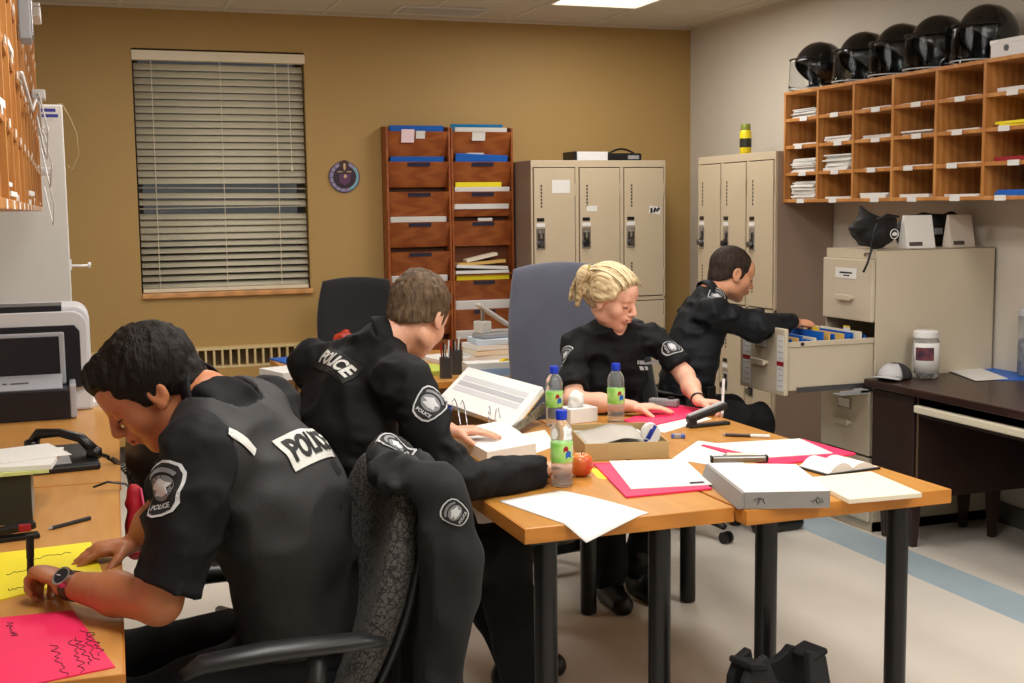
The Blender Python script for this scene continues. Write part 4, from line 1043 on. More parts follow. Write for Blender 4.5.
def fan(poly, rings=5, c=(0, 0)):
    n = len(poly); P = [c]; Fc = []
    for r in range(1, rings+1):
        P += [(c[0]+(p[0]-c[0])*r/rings, c[1]+(p[1]-c[1])*r/rings) for p in poly]
    for i in range(n): Fc.append((0, 1+i, 1+(i+1) % n))
    for r in range(rings-1):
        a, b = 1+r*n, 1+(r+1)*n
        for i in range(n): Fc.append((a+i, b+i, b+(i+1) % n, a+(i+1) % n))
    return P, Fc
def densify(poly, k=6):
    out = []
    for a, b in zip(poly, poly[1:]+poly[:1]): out += [(a[0]+(b[0]-a[0])*t/k, a[1]+(b[1]-a[1])*t/k) for t in range(k)]
    return out
def lettering(fr, s, size, off, name, m, parent, bold=.02, at=(0, 0), stretch=1, fit=None):
    me = text_mesh(s, size, bold, 0); bm = bmesh.new(); bm.from_mesh(me)
    bmesh.ops.remove_doubles(bm, verts=bm.verts, dist=1e-6); bmesh.ops.triangulate(bm, faces=bm.faces)
    for _ in range(3):
        es = [e for e in bm.edges if e.calc_length() > size*.22]
        if not es: break
        bmesh.ops.subdivide_edges(bm, edges=es, cuts=1); bmesh.ops.triangulate(bm, faces=bm.faces)
    bm.verts.ensure_lookup_table(); bm.verts.index_update()
    xs = [v.co.x for v in bm.verts]; 
    if fit: stretch = fit/(max(xs)-min(xs))
    P = [(v.co.x*stretch+at[0], v.co.y+at[1]) for v in bm.verts]; Fc = [tuple(v.index for v in f.verts) for f in bm.faces]; bm.free(); bpy.data.meshes.remove(me)
    return lay(fr, P, Fc, off, name, m, parent)
def police_panel(nm, px, rpx, w, h, dark=False, size=None):
    fr = decal_frame(nm, px, rpx)
    base = lay(fr, *fan(densify([(-w/2, -h/2), (w/2, -h/2), (w/2, h/2), (-w/2, h/2)], 8)), .004, 'police_panel', m_patch if dark else m_grey_pr)
    if dark:
        for r_ in (1,): pass
    lettering(fr, 'POLICE', size or h*.9, .0062, 'police_lettering', m_grey_pr if dark else m_patch, base, bold=.035, fit=w*.88)
def shoulder_patch(nm, px, rpx, w=.088):
    fr = decal_frame(nm, px, rpx)
    sh = [(-.5, .25), (-.42, .42), (-.25, .52), (0, .56), (.25, .52), (.42, .42), (.5, .25), (.48, -.02), (.40, -.32), (.30, -.47), (.12, -.53), (-.12, -.53), (-.30, -.47), (-.40, -.32), (-.48, -.02)]
    S = lambda k: [(a*w*k, b*w*k*1.08) for a, b in densify(sh, 3)]
    b0 = lay(fr, *fan(S(1), 6), .003, 'shoulder_patch', m_thread)
    lay(fr, *fan(S(.91), 6), .0042, 'patch_field', m_patch, b0)
    ov = [(.335*w*math.cos(2*PI*k/28), .02*w+.27*w*math.sin(2*PI*k/28)) for k in range(28)]
    lay(fr, *fan(ov, 4, (0, .02*w)), .0052, 'patch_oval', mat('patch_grey', (120, 122, 126), .6), b0)
    wing = [(-.3, .02), (-.12, .12), (0, .2), (.1, .13), (.3, .06), (.16, -.02), (.22, -.14), (0, -.18), (-.24, -.13), (-.13, -.02)]
    lay(fr, *fan([(a*w, b*w+.02*w) for a, b in densify(wing, 2)], 3, (0, .02*w)), .0062, 'patch_bird', m_thread, b0)
    top = []; n_ = 14
    for k in range(n_+1):
        a = PI*.83-PI*.66*k/n_; top.append((.43*w*math.cos(a), .09*w+.36*w*math.sin(a)))
    for k in range(n_+1):
        a = PI*.17+PI*.66*k/n_; top.append((.36*w*math.cos(a), .08*w+.27*w*math.sin(a)))
    N = len(top); lay(fr, top, [(k, k+1, N-2-k, N-1-k) for k in range(n_)], .0056, 'patch_scroll', MATS['patch_grey'], b0)
    lettering(fr, 'POLICE', .15*w, .0056, 'patch_lettering', m_thread, b0, bold=.01, at=(0, -.365*w), stretch=1.1)
# ------------------------------------------------------------------ the four officers
sk1 = skin('skin_tan', (176, 112, 74)); sk2 = skin('skin_fair', (214, 160, 132)); sk3 = skin('skin_rosy', (226, 174, 148)); sk4 = skin('skin_olive', (204, 146, 112))
def hairmat(name, c, c2, sc=90, stretch=(1, 1, .25)):
    return mat(name, c, .6, spec=.2, var=.4, scale=sc, col2=c2, bump=.5, bscale=sc*2, stretch=stretch)
h1 = hairmat('hair_black', (30, 24, 21), (12, 10, 9)); h2 = hairmat('hair_brown', (108, 88, 66), (58, 44, 32)); h3 = hairmat('hair_blonde', (214, 192, 148), (136, 108, 70), 60, (1.2, .4, 1.6)); h4 = hairmat('hair_cropped', (62, 50, 42), (36, 28, 24))
def hair_flow(name, c, c2, fwd, up):
    r_, f_, u_ = frame(fwd, up); m = bpy.data.materials.new(name); m.use_nodes = True; n = m.node_tree; b = n.nodes['Principled BSDF']; b.inputs['Roughness'].default_value = .5; b.inputs['Specular IOR Level'].default_value = .3
    tc = n.nodes.new('ShaderNodeTexCoord'); vecs = []
    cx = n.nodes.new('ShaderNodeCombineXYZ')
    for i, (ax, sc_) in enumerate(((r_, 150), (f_, 9), (u_, 60))):
        d = n.nodes.new('ShaderNodeVectorMath'); d.operation = 'DOT_PRODUCT'; d.inputs[1].default_value = tuple(float(q)*sc_ for q in ax)
        n.links.new(tc.outputs['Object'], d.inputs[0]); n.links.new(d.outputs['Value'], cx.inputs[i])
    t_ = n.nodes.new('ShaderNodeTexNoise'); t_.inputs['Scale'].default_value = 1; t_.inputs['Detail'].default_value = 3; n.links.new(cx.outputs[0], t_.inputs['Vector'])
    rp = n.nodes.new('ShaderNodeValToRGB'); rp.color_ramp.elements[0].position = .34; rp.color_ramp.elements[1].position = .62; rp.color_ramp.elements[0].color = rgb(*c2); rp.color_ramp.elements[1].color = rgb(*c)
    n.links.new(t_.outputs['Fac'], rp.inputs[0]); n.links.new(rp.outputs[0], b.inputs['Base Color'])
    bp = n.nodes.new('ShaderNodeBump'); bp.inputs['Strength'].default_value = .6; bp.inputs['Distance'].default_value = .004; n.links.new(t_.outputs['Fac'], bp.inputs['Height']); n.links.new(bp.outputs[0], b.inputs['Normal'])
    return m
h3 = hair_flow('hair_blonde_flow', (216, 196, 154), (142, 116, 78), (.56, -.72, -.32), (.1, -.24, .95))
J1 = dict(pelvis=(.47, 2.68, .55), chest=(.41, 2.62, .90), neck=(.258, 2.648, 1.15), sl=(.222, 2.465, 1.065), sr=(.405, 2.80, 1.095), slv=.9, slr=1.16, el=(.135, 2.42, .80), er=(.19, 2.97, .845),
          wl=(-.035, 2.64, .79), wr=(.12, 2.99, .775), kl=(.03, 2.56, .52), kr=(.04, 2.86, .52), al=(.02, 2.58, .1), ar=(0, 2.9, .1), tl=(-.2, 2.58, 0), tr=(-.2, 2.9, 0),
          head=(.155, 2.675, 1.182), fwd=(-.78, .06, -.62), up=(-.6, 0, .78))
person('officer_a', 'officer in a black vest writing on the yellow pad at the left desk', J1, sk1, m_shirt, h1, 1.0, 'short', vest=m_vest, hair='short',
       hands={'l': dict(d=(-.45, .88, .10), n=(-.35, .0, -.9), sd=(.8, .4, .3), c=(.95, 1.1, .7), thumb=(.8, .3, .55)), 'r': dict(d=(-.9, -.1, -.1), n=(0, 0, -1), sd=(0, -1, 0), c=(.25, .3, .25))})
J2 = dict(pelvis=(.68, 3.62, .55), chest=(.74, 3.56, .90), neck=(.88, 3.575, 1.155), sr=(.885, 3.37, 1.065), sl=(.69, 3.74, 1.085), er=(.985, 3.205, .80), el=(.88, 3.97, .84),
          wr=(1.265, 3.30, .785), wl=(1.16, 3.86, .82), kr=(1.18, 3.38, .53), kl=(1.13, 3.78, .53), ar=(1.22, 3.36, .1), al=(1.3, 3.66, .1), tr=(1.4, 3.3, 0), tl=(1.6, 3.72, 0),
          head=(.99, 3.60, 1.228), fwd=(.58, .62, -.52), up=(.4, .3, .8))
person('officer_b', 'officer with brown hair leaning over the open ring binder', J2, sk2, m_shirt, h2, 1.0, 'long', vest=None, hair='short',
       hands={'r': dict(d=(.75, .6, -.05), n=(0, 0, -1), sd=(-.6, .75, 0), c=(.5, .6, .5)), 'l': dict(d=(.95, -.25, -.05), n=(0, 0, -1), sd=(-.2, -1, 0), c=(.12, .15, .12))})
J3 = dict(pelvis=(2.08, 4.80, .55), chest=(2.09, 4.67, .86), neck=(2.085, 4.58, 1.068), sr=(1.92, 4.60, .995), sl=(2.285, 4.60, .995), er=(1.84, 4.43, .795), el=(2.335, 4.44, .86),
          wr=(2.03, 4.285, .778), wl=(2.285, 4.235, .79), kr=(1.99, 4.42, .52), kl=(2.2, 4.42, .52), ar=(1.95, 4.33, .1), al=(2.1, 4.38, .1), tr=(1.92, 4.1, 0), tl=(2.1, 4.1, 0),
          head=(2.055, 4.54, 1.182), fwd=(.56, -.72, -.32), up=(.1, -.24, .95))
person('officer_c', 'blonde officer in a black polo shirt writing at the pink folder', J3, sk3, m_shirt, h3, .98, 'short', hair='woman', fem=True,
       hands={'r': dict(d=(.93, -.33, -.05), n=(0, 0, -1), sd=(-.3, -.9, 0), c=(.08, .18, .15)), 'l': dict(d=(.62, -.75, -.08), n=(-.35, .1, -.9), sd=(-.75, -.55, .2), c=(.7, .85, .5), thumb=(.85, .3, .5))})
J4 = dict(pelvis=(2.68, 5.15, .55), chest=(2.74, 5.14, .87), neck=(2.83, 5.13, 1.125), sr=(2.76, 4.96, 1.055), sl=(2.84, 5.31, 1.05), er=(2.96, 4.93, .985), el=(2.97, 5.38, .98),
          wr=(3.215, 5.01, .99), wl=(3.2, 5.26, .99), kr=(3.03, 5.03, .54), kl=(3.02, 5.28, .54), ar=(3.06, 5.0, .1), al=(3.04, 5.28, .1), tr=(3.3, 5, 0), tl=(3.3, 5.28, 0),
          head=(2.94, 5.13, 1.222), fwd=(.93, -.08, -.32), up=(.3, 0, .95))
person('officer_d', 'officer with cropped hair reaching into the open filing drawer', J4, sk4, m_navy, h4, 1.0, 'long', hair='buzz',
       hands={'r': dict(d=(.97, .12, -.12), n=(0, .25, -1), sd=(0, 1, .2), c=(.45, .6, .4)), 'l': dict(d=(.97, -.15, -.15), n=(0, 0, -1), sd=(0, -1, 0), c=(.4, .6, .4))})
police_panel('officer_a', (311, 444), (340, 434), .19, .08)
shoulder_patch('officer_a', (163, 489), (178, 485), .092)
fr = decal_frame('officer_a', (243, 441), (252, 449)); lay(fr, *fan(densify([(-.036, -.011), (.036, -.011), (.036, .011), (-.036, .011)], 5)), .004, 'epaulette_slide', m_grey_pr)
police_panel('officer_b', (333, 361), (350, 371), .2, .075, True, .058)
shoulder_patch('officer_b', (430, 404), (442, 413), .088)
shoulder_patch('officer_c', (566, 356), (576, 358), .072)
shoulder_patch('officer_c', (672, 347), (680, 357), .072)
shoulder_patch('officer_d', (716, 297), (726, 301), .08)
fr = decal_frame('officer_c', (642, 366), (655, 366))
for row, (n_, x0_) in enumerate(((10, -.058), (9, -.046))):
    for k in range(n_):
        if (row, k) in ((0, 1), (1, 4)): continue
        xa, za = x0_+.0115*k, .006-.024*row; w_ = .0082+.002*(k % 2); lay(fr, *fan(densify([(xa, za), (xa+w_, za), (xa+w_, za+.016), (xa, za+.016)], 2), 2, (xa+w_/2, za+.008)), .004, 'name_stitching', m_thread)
# buttons, watch, bracelet, belt
def band(nm, a, b, r, w, m, name, n=24):
    root, hosts, O = ALLHOST[nm][:3]
    a, b = Vector(a), Vector(b); d = (b-a).normalized(); o = obj(name, MB().tube([a-d*w/2-Vector(O), a+d*w/2-Vector(O)], r, n), m, root, auto=True); return o
g1 = ALLHOST['officer_a'][3]
wpos = Vector(g1['wl'])+(Vector(g1['el'])-Vector(g1['wl']))*.09; wd = (Vector(g1['wl'])-Vector(g1['el'])).normalized()
root = ALLHOST['officer_a'][0]; O1 = Vector(ALLHOST['officer_a'][2])
band('officer_a', wpos, g1['wl'], .0315, .022, mat('watch_strap', (40, 34, 30), .4), 'watch_strap')
nrm = Vector((-.15, -.75, .62)); nrm = (nrm-wd*nrm.dot(wd)).normalized()
wf = obj('watch', MB().tube([wpos+nrm*.026-O1, wpos+nrm*.040-O1], .0215, 24), CHROME, root, auto=True)
obj('watch_dial', MB().tube([wpos+nrm*.0402-O1, wpos+nrm*.0408-O1], .0165, 24), INK, wf)
obj('watch_hand', MB().tube([wpos+nrm*.0412-O1, wpos+nrm*.0412+wd*.011-O1], .0011, 6), WHITEP, wf)
g3 = ALLHOST['officer_c'][3]
band('officer_c', Vector(g3['wl'])+(Vector(g3['el'])-Vector(g3['wl']))*.07, g3['wl'], .0275, .009, BLACKP, 'bracelet')
O3 = Vector(ALLHOST['officer_c'][2]); r3, T3, A3 = ALLHOST['officer_c'][0], ALLHOST['officer_c'][4], ALLHOST['officer_c'][5]
obj('ear_stud', MB().lathe([(.001, -.004), (.0045, 0), (.001, .004)], Vector(T3(.083, .002, -.035))-O3, 10), CHROME, r3)
cl = [Vector(T3(.006+.03*math.cos(a), -.118, .07+.034*math.sin(a)))-O3 for a in [k*PI/8 for k in range(17)]]
obj('hair_tie', MB().tube([Vector(T3(.042+.036*math.cos(k*PI/8), -.112+.01*math.sin(k*PI/4), .062+.038*math.sin(k*PI/8)))-O3 for k in range(17)], .006, 8), mat('hair_tie_olive', (140, 128, 60), .6), r3, smooth=True)
# loose strands sweeping back over the blonde hair
rs = random.Random(11)
for k in range(64):
    sx = rs.uniform(-1, 1); x0 = sx*.082; pts_ = []
    for j in range(9):
        u = j/8; ang = math.radians(28+rs.uniform(-3, 3)+u*125)
        lat_ = x0*(1-.7*u)+.04*u; R_ = .116+rs.uniform(-.001, .003)
        zz = .036 + math.sin(ang)*.105*math.sqrt(max(.05, 1-(lat_/.092)**2)); yy = -.016 + math.cos(ang)*.115
        pts_.append(Vector(T3(lat_, yy, zz))-O3)
    obj('hair_strand', MB().tube(pts_, [.001]+[.0034]*7+[.002], 6, squash=.6), h3 if k % 3 else mat('hair_highlight', (232, 216, 178), .5), r3, smooth=True)
for k in range(7):
    pts_ = [Vector(T3(.06+rs.uniform(-.02, .02), -.122-.012*rs.random(), .07)) - O3]
    dx = rs.uniform(-.025, .025)
    for j in range(1, 6): pts_.append(Vector(T3(.066+dx*j/5, -.132-.012*math.sin(j*.6)+rs.uniform(-.003, .003), .07-.026*j)) - O3)
    obj('hair_strand', MB().tube(pts_, [.003, .006, .006, .005, .004, .001], 6), h3 if k % 2 else MATS['hair_highlight'], r3, smooth=True)
# duty belt of the officer at the cabinet
O4 = Vector(ALLHOST['officer_d'][2]); r4 = ALLHOST['officer_d'][0]
bc = Vector((2.685, 5.15, .685))-O4
obj('duty_belt', MB().tube([bc+Vector((.128*math.cos(2*PI*k/28), .178*math.sin(2*PI*k/28), 0)) for k in range(29)], .022, 8, squash=.4), m_boot, r4, smooth=True)
for a in (-1.9, -1.2): obj('belt_pouch', MB().box(bc+Vector((.145*math.cos(a), .195*math.sin(a), -.005)), (.06, .035, .09), Matrix.Rotation(a+PI/2, 3, 'Z')), m_boot, r4, bevel=.008)
# things held in hands
g1w = Vector(g1['wl'])
def pen(label, a, b, r, m, capm=None, name='pen'):
    a, b = Vector(a), Vector(b); d = (b-a).normalized(); L = (b-a).length
    t = thing(name, label, 'pen', a)
    obj('barrel', MB().tube([d*.012, d*L*.6], r, 10), m, t); obj('grip', MB().tube([d*L*.6, d*L], r*1.12, 10), capm or m, t); obj('tip', MB().tube([d*0, d*.012], [r*.2, r*.9], 10), GREYP, t)
    return t
pen('thick black marker held by the officer at the yellow pad', PZ(31, 592, .745), PZ(31, 592, .745)+Vector((.004, .0, .125)), .0075, BLACKP)
pen('clear white pen held by the blonde officer', PZ(722, 417, .745), PZ(722, 417, .745)+Vector((.012, .01, .145)), .005, WHITEP)
# ================================================================== SMALL THINGS
TZ = .7402
def quadpx(px4, z): return [PZ(x, y, z) for x, y in px4]
def slab(name, label, cat, P, th, m, up=0, group=None, bevel=0, parent=None):
    """a flat thing whose bottom quad is P (world points), th thick"""
    c = sum((Vector(p) for p in P), Vector())/4; c.z = P[0][2]+up
    bot = [Vector((p[0]-c.x, p[1]-c.y, 0)) for p in P]; top = [b+Vector((0, 0, th)) for b in bot]
    o = obj(name, MB().hexa(bot, top), m, parent, loc=c, bevel=bevel)
    if label: tag(o, label, cat, group)
    return o
def rect(c, w, l, a):   # world rectangle from centre, size, rotation
    ca, sa = math.cos(a), math.sin(a); c = Vector(c)
    return [c+Vector((u*w/2*ca-v*l/2*sa, u*w/2*sa+v*l/2*ca, 0)) for u, v in ((-1, -1), (1, -1), (1, 1), (-1, 1))]
# ---- loose sheet drooping over the table edge
P = quadpx([(498.6, 501.5), (588.3, 533), (648.8, 513.2), (562, 490.8)], TZ)
def shf(u, v):
    p = (P[0]*(1-u)+P[1]*u)*(1-v)+(P[3]*(1-u)+P[2]*u)*v
    d = max(0, 2.868-p.y); z = .0012 + .006*math.sin(u*PI)*math.sin(v*PI*.8) - min(.03, d*.3)
    return Vector((p.x, p.y if d == 0 else 2.868-d*.85-.002, TZ+z))-P[0]
tag(obj('loose_sheet', MB().grid(shf, 16, 16), PAPER, loc=P[0], smooth=True, solid=.0008), 'loose white sheet with one corner drooping over the table edge', 'paper')
# ---- water bottles
m_pet = mat('clear_plastic', (236, 242, 247), .08, trans=.88, ior=1.18); m_bcap = mat('bottle_cap_blue', (24, 58, 190), .35)
m_lab = mat('bottle_label_green', (110, 200, 60), .4, var=.4, scale=25, col2=(200, 232, 150))
def bottle(label, loc):
    t = thing('water_bottle', label, 'bottle', loc, .3, 'water bottles on the tables')
    prof = [(.026, 0), (.031, .004), (.032, .012), (.0305, .02), (.032, .028), (.0305, .036), (.032, .044), (.0305, .052), (.032, .06), (.0305, .068), (.032, .076), (.032, .132), (.0305, .137), (.032, .143), (.0305, .149), (.032, .156), (.0305, .168), (.026, .182), (.017, .194), (.0135, .199), (.0135, .206)]
    obj('bottle_body', MB().lathe(prof, n=28), m_pet, t, smooth=True)
    obj('label_band', MB().lathe([(.0325, .074), (.0329, .075), (.0329, .13), (.0325, .131)], n=28), m_lab, t, smooth=True)
    obj('cap', MB().lathe([(.0165, .198), (.017, .2), (.017, .22), (.0155, .224)], n=20), m_bcap, t, auto=True)
    obj('neck_ring', MB().lathe([(.0155, .196), (.0155, .1995)], n=20), m_bcap, t)
    for (a0, da, z0, dz, m) in ((-1.9, .55, .085, .018, BLUEF), (-2.1, .45, .103, .014, REDF), (-1.2, .35, .095, .022, PAPER), (.8, .6, .09, .02, BLUEF), (1.2, .5, .105, .014, REDF)):
        obj('label_mark', MB().grid(lambda u, v: Vector((.0333*math.cos(a0+da*u), .0333*math.sin(a0+da*u), z0+dz*v+.006*math.sin(u*3))), 6, 2), m, t, solid=.0003)
    return t
bottle('clear water bottle with green label in front of the apple', PZ(562, 486, TZ))
bottle('clear water bottle with green label beside the marbled binder', PZ(554.5, 426, TZ))
bottle('clear water bottle with green label in front of the blonde officer', PZ(616, 422.5, TZ))
# ---- apple
t = thing('apple', 'red and yellow apple behind the near water bottle', 'apple', PZ(581, 476, TZ))
obj('flesh', MB().lathe([(.004, .006), (.016, .001), (.028, .008), (.037, .028), (.038, .042), (.032, .06), (.02, .068), (.008, .064), (.002, .058)], n=24), mat('apple_skin', (190, 36, 40), .3, var=.4, scale=9, col2=(214, 150, 60), stretch=(1, 1, .4)), t, smooth=True)
obj('stem', MB().tube([(0, 0, .058), (.002, 0, .07), (.005, 0, .078)], .0014, 6), mat('apple_stem', (70, 50, 30), .7), t)
# ---- cardboard tray
m_card = mat('cardboard', (178, 152, 104), .75, var=.06, scale=10); m_card2 = mat('cardboard_in', (150, 126, 86), .8)
A, Bp = PZ(585, 461, TZ), PZ(669, 458, TZ); ex = (Bp-A).normalized(); ey = Vector((-ex.y, ex.x, 0)); bw_, bd_ = (Bp-A).length, .36
t = thing('cardboard_tray', 'shallow cardboard box tray holding papers in the middle of the tables', 'box', A, math.atan2(ex.y, ex.x))
for (lo, hi) in [((0, 0, 0), (bw_, .004, .055)), ((0, bd_-.004, 0), (bw_, bd_, .055)), ((0, .004, 0), (.004, bd_-.004, .055)), ((bw_-.004, .004, 0), (bw_, bd_-.004, .055))]: obj('wall', MB().bb(lo, hi), m_card, t, bevel=.001)
obj('base', MB().bb((.004, .004, 0), (bw_-.004, bd_-.004, .003)), m_card2, t)
def intray(x, y, z): return A+ex*x+ey*y+Vector((0, 0, z))
slab('paper_stack', 'white papers lying in the cardboard tray', 'papers', [intray(.015, .02, .004), intray(bw_-.03, .03, .004), intray(bw_-.03, bd_-.03, .004), intray(.02, bd_-.02, .004)], .032, PAPER)
cs = MB().grid(lambda u, v: ex*(u*.2-.1)+ey*(v*.26-.13)+Vector((0, 0, .003+.034*(1-math.cos(min(1, u*1.0)*PI))*.5 if u < .6 else .003+.034*(1-math.cos(.6*PI))*.5-.02*(u-.6))), 14, 4)
tag(obj('curled_sheet', cs, mat('paper_grey', (176, 170, 160), .6), loc=intray(.115, .17, .0375), smooth=True, solid=.0008), 'grey curled sheet on the papers in the cardboard tray', 'paper')
t = thing('tape_roll', 'blue and white packet standing in the corner of the cardboard tray', 'packet', intray(bw_-.045, .07, .039), math.atan2(ex.y, ex.x))
obj('body', MB().tube([(0, -.014, .03), (0, .014, .03)], [.03, .03], 22, squash=1.15), PAPER, t, auto=True)
for s_, a_ in ((-1, .5), (1, .5)): obj('blue_stripe', MB().box((.006*s_-.004, -.0148, .03+.006*s_), (.011, .002, .05), Matrix.Rotation(a_, 3, 'Y')), mat('packet_blue', (40, 60, 160), .4), t)
# ---- pink folder with papers, near
slab('pink_folder', 'bright pink folder under a white form near the cardboard tray', 'folder', quadpx([(626, 498.5), (712, 490), (672, 463.5), (593, 464.5)], TZ), .006, PINK, bevel=.001)
o = slab('white_form', 'white printed form lying on the pink folder near the tray', 'paper', quadpx([(631, 489.5), (712, 485), (684, 459.5), (609, 461.5)], TZ+.0065), .002, PAPER)
q = quadpx([(690, 484), (705, 483.2), (703, 481.2), (689, 482)], TZ+.0088); slab('print_mark', None, None, [p-o.location for p in q], .0004, INK, parent=o)
slab('yellow_slip', 'yellow paper corner peeking from beneath the pink folder', 'paper', quadpx([(598, 478), (612, 480), (612, 468), (590, 469)], TZ), -.0004+.0005, YELLOW)
# ---- loose sheets in the middle
slab('loose_sheet', 'white sheet lying between the cardboard tray and the big binder', 'paper', quadpx([(672, 459), (738, 470), (756, 449), (698, 441)], TZ), .0015, PAPER)
slab('pink_folder', 'pink folder with a white form lying behind the big binder', 'folder', quadpx([(770, 467), (856, 455), (803, 440.5), (701, 446.5)], TZ), .006, PINK, bevel=.001)
slab('white_form', 'white form lying on the pink folder behind the big binder', 'paper', quadpx([(766, 458), (833, 453.6), (800, 439), (703, 444.5)], TZ+.0065), .002, PAPER)
t = thing('paper_punch', 'silver bar paper punch lying behind the big white binder', 'paper punch', PZ(739, 462, TZ+.009), math.atan2((PZ(767, 462, TZ)-PZ(711, 463, TZ)).y, (PZ(767, 462, TZ)-PZ(711, 463, TZ)).x))
obj('bar', MB().bb((-.085, -.012, 0), (.085, .012, .02)), mat('punch_steel', (140, 142, 142), .3, metal=.8), t, bevel=.005); obj('end_cap', MB().bb((-.09, -.013, 0), (-.083, .013, .021)), BLACKP, t, bevel=.002); obj('end_cap', MB().bb((.083, -.013, 0), (.09, .013, .021)), BLACKP, t, bevel=.002)
pen('cream marker lying just behind the silver punch', PZ(723, 455, TZ+.014), PZ(757, 456, TZ+.014), .008, CREAM, name='marker')
# ---- the big binder
ZB = .787; tp = quadpx([(745, 492), (830, 490.5), (796, 464), (708, 463)], ZB)
c = sum(tp, Vector())/4; c.z = TZ; t = thing('ring_binder', 'big closed white binder with grey spine and pen scribbles', 'binder', c)
def loc_(p, z): return Vector((p.x-c.x, p.y-c.y, z))
hz = ZB-TZ
obj('pages', MB().hexa([loc_(p*.97+c*.03, .005) for p in tp], [loc_(p*.97+c*.03, hz-.004) for p in tp]), CREAM, t)
obj('cover', MB().hexa([loc_(p, hz-.004) for p in tp], [loc_(p, hz) for p in tp]), PAPER, t, bevel=.001); obj('cover', MB().hexa([loc_(p, 0) for p in tp], [loc_(p, .005) for p in tp]), PAPER, t, bevel=.001)
m_spine = mat('binder_grey', (140, 138, 134), .5, var=.05, scale=10)
s0, s1, s2 = tp[0], tp[1], tp[3]; nrm_ = Vector((s0.y-s1.y, s1.x-s0.x, 0)).normalized()
obj('front_face', MB().hexa([loc_(s0-nrm_*.002, .001), loc_(s1-nrm_*.002, .001), loc_(s1+nrm_*.003, .001), loc_(s0+nrm_*.003, .001)], [loc_(s0-nrm_*.002, hz-.001), loc_(s1-nrm_*.002, hz-.001), loc_(s1+nrm_*.003, hz-.001), loc_(s0+nrm_*.003, hz-.001)]), m_spine, t)
dl = (s2-s0).normalized(); nl_ = Vector((-dl.y, dl.x, 0))
obj('spine', MB().hexa([loc_(s0-nl_*.003, .001), loc_(s0+nl_*.02, .001), loc_(s2+nl_*.02, .001), loc_(s2-nl_*.003, .001)], [loc_(s0-nl_*.003, hz), loc_(s0+nl_*.006, hz-.004), loc_(s2+nl_*.006, hz-.004), loc_(s2-nl_*.003, hz)]), m_spine, t)
rs = random.Random(5)
for k, f in enumerate((.1, .14, .78, .83)):
    b0 = s0.lerp(s1, f); pts_ = [loc_(b0+(s1-s0).normalized()*(.004*j), .012+.02*rs.random())-nrm_*.0035 for j in range(6)]
    obj('scribble', MB().tube(pts_, .0009, 5), INK, t)
# ---- open planner
A0 = PZ(838, 468.5, TZ); ang = math.atan2((PZ(880, 470, TZ)-PZ(815, 479, TZ)).y, (PZ(880, 470, TZ)-PZ(815, 479, TZ)).x)
t = thing('open_planner', 'open planner with white curling pages and black cover', 'planner', A0, ang)
obj('cover', MB().bb((-.105, -.072, 0), (.105, .072, .006)), BLACKP, t, bevel=.002)
for s_ in (-1, 1):
    def pg(u, v, s_=s_): return Vector((s_*(.001+.098*u), -.066+.132*v, .008+.022*math.sin(min(1, u*1.15)*PI)**.8*(.7 if s_ > 0 else 1)+.006*(1-u)))
    mb = MB(); mb.grid(pg, 14, 2); n0 = len(mb.v); 
    mb.grid(lambda u, v: Vector((pg(u, v).x, pg(u, v).y, .0065)), 14, 2)
    for v_ in (0, 1): mb.grid(lambda u, w, v_=v_: Vector((pg(u, v_).x, pg(u, v_).y, .0065+(pg(u, v_).z-.0065)*w)), 14, 1)
    mb.grid(lambda u, w: Vector((pg(1, u).x, pg(1, u).y, .0065+(pg(1, u).z-.0065)*w)), 2, 1)
    obj('pages', mb, PAPER, t, auto=True)
# ---- cream pad
slab('writing_pad', 'cream writing pad at the corner of the table by the planner', 'pad', quadpx([(849, 504), (922, 497.5), (871, 475.5), (806, 482)], TZ), .013, CREAM, bevel=.001)
# ---- pen, eraser, stapler
pen('white brush pen with dark grip lying on bare table beside the stapler', PZ(722, 434.5, TZ+.006), PZ(770, 436.5, TZ+.006), .006, mat('pen_dark', (60, 40, 34), .4), PAPER, name='brush_pen')
t = thing('eraser', 'small blue and white eraser next to the cardboard tray', 'eraser', PZ(678, 438, TZ), -.4)
obj('rubber', MB().bb((-.024, -.013, 0), (.024, .013, .014)), mat('eraser_blue', (70, 90, 160), .5), t, bevel=.003); obj('sleeve', MB().bb((-.014, -.0138, -.0), (.01, .0138, .0146)), GREYP, t, bevel=.002)
s0, s1 = PZ(688, 428, TZ), PZ(728, 424, TZ); a = math.atan2((s1-s0).y, (s1-s0).x)
t = thing('stapler', 'open black stapler with grey top near the officer\'s pen', 'stapler', s0, a); L_ = (s1-s0).length
obj('base', MB().bb((0, -.018, 0), (L_, .018, .012)), BLACKP, t, bevel=.004)
obj('arm', MB().box((L_*.47, 0, .05), (L_*1.0, .03, .024), Matrix.Rotation(-.25, 3, 'Y')), BLACKP, t, bevel=.006); obj('top_strip', MB().box((L_*.43, 0, .064), (L_*.9, .022, .008), Matrix.Rotation(-.25, 3, 'Y')), GREYP, t, bevel=.003)
obj('hinge', MB().bb((.005, -.017, .008), (.03, .017, .042)), BLACKP, t, bevel=.004)
# ---- pink folder in front of the blonde officer and paper under it
slab('loose_sheet', 'white sheet sticking out under the pink folder by the stapler', 'paper', quadpx([(642, 428), (664, 433), (712, 419), (690, 414)], TZ), .0015, PAPER)
slab('pink_folder', 'bright pink folder under the blonde officer\'s hands', 'folder', quadpx([(622, 421), (648, 427), (716, 412), (676, 405)], TZ+.0018), .004, PINK, bevel=.001)
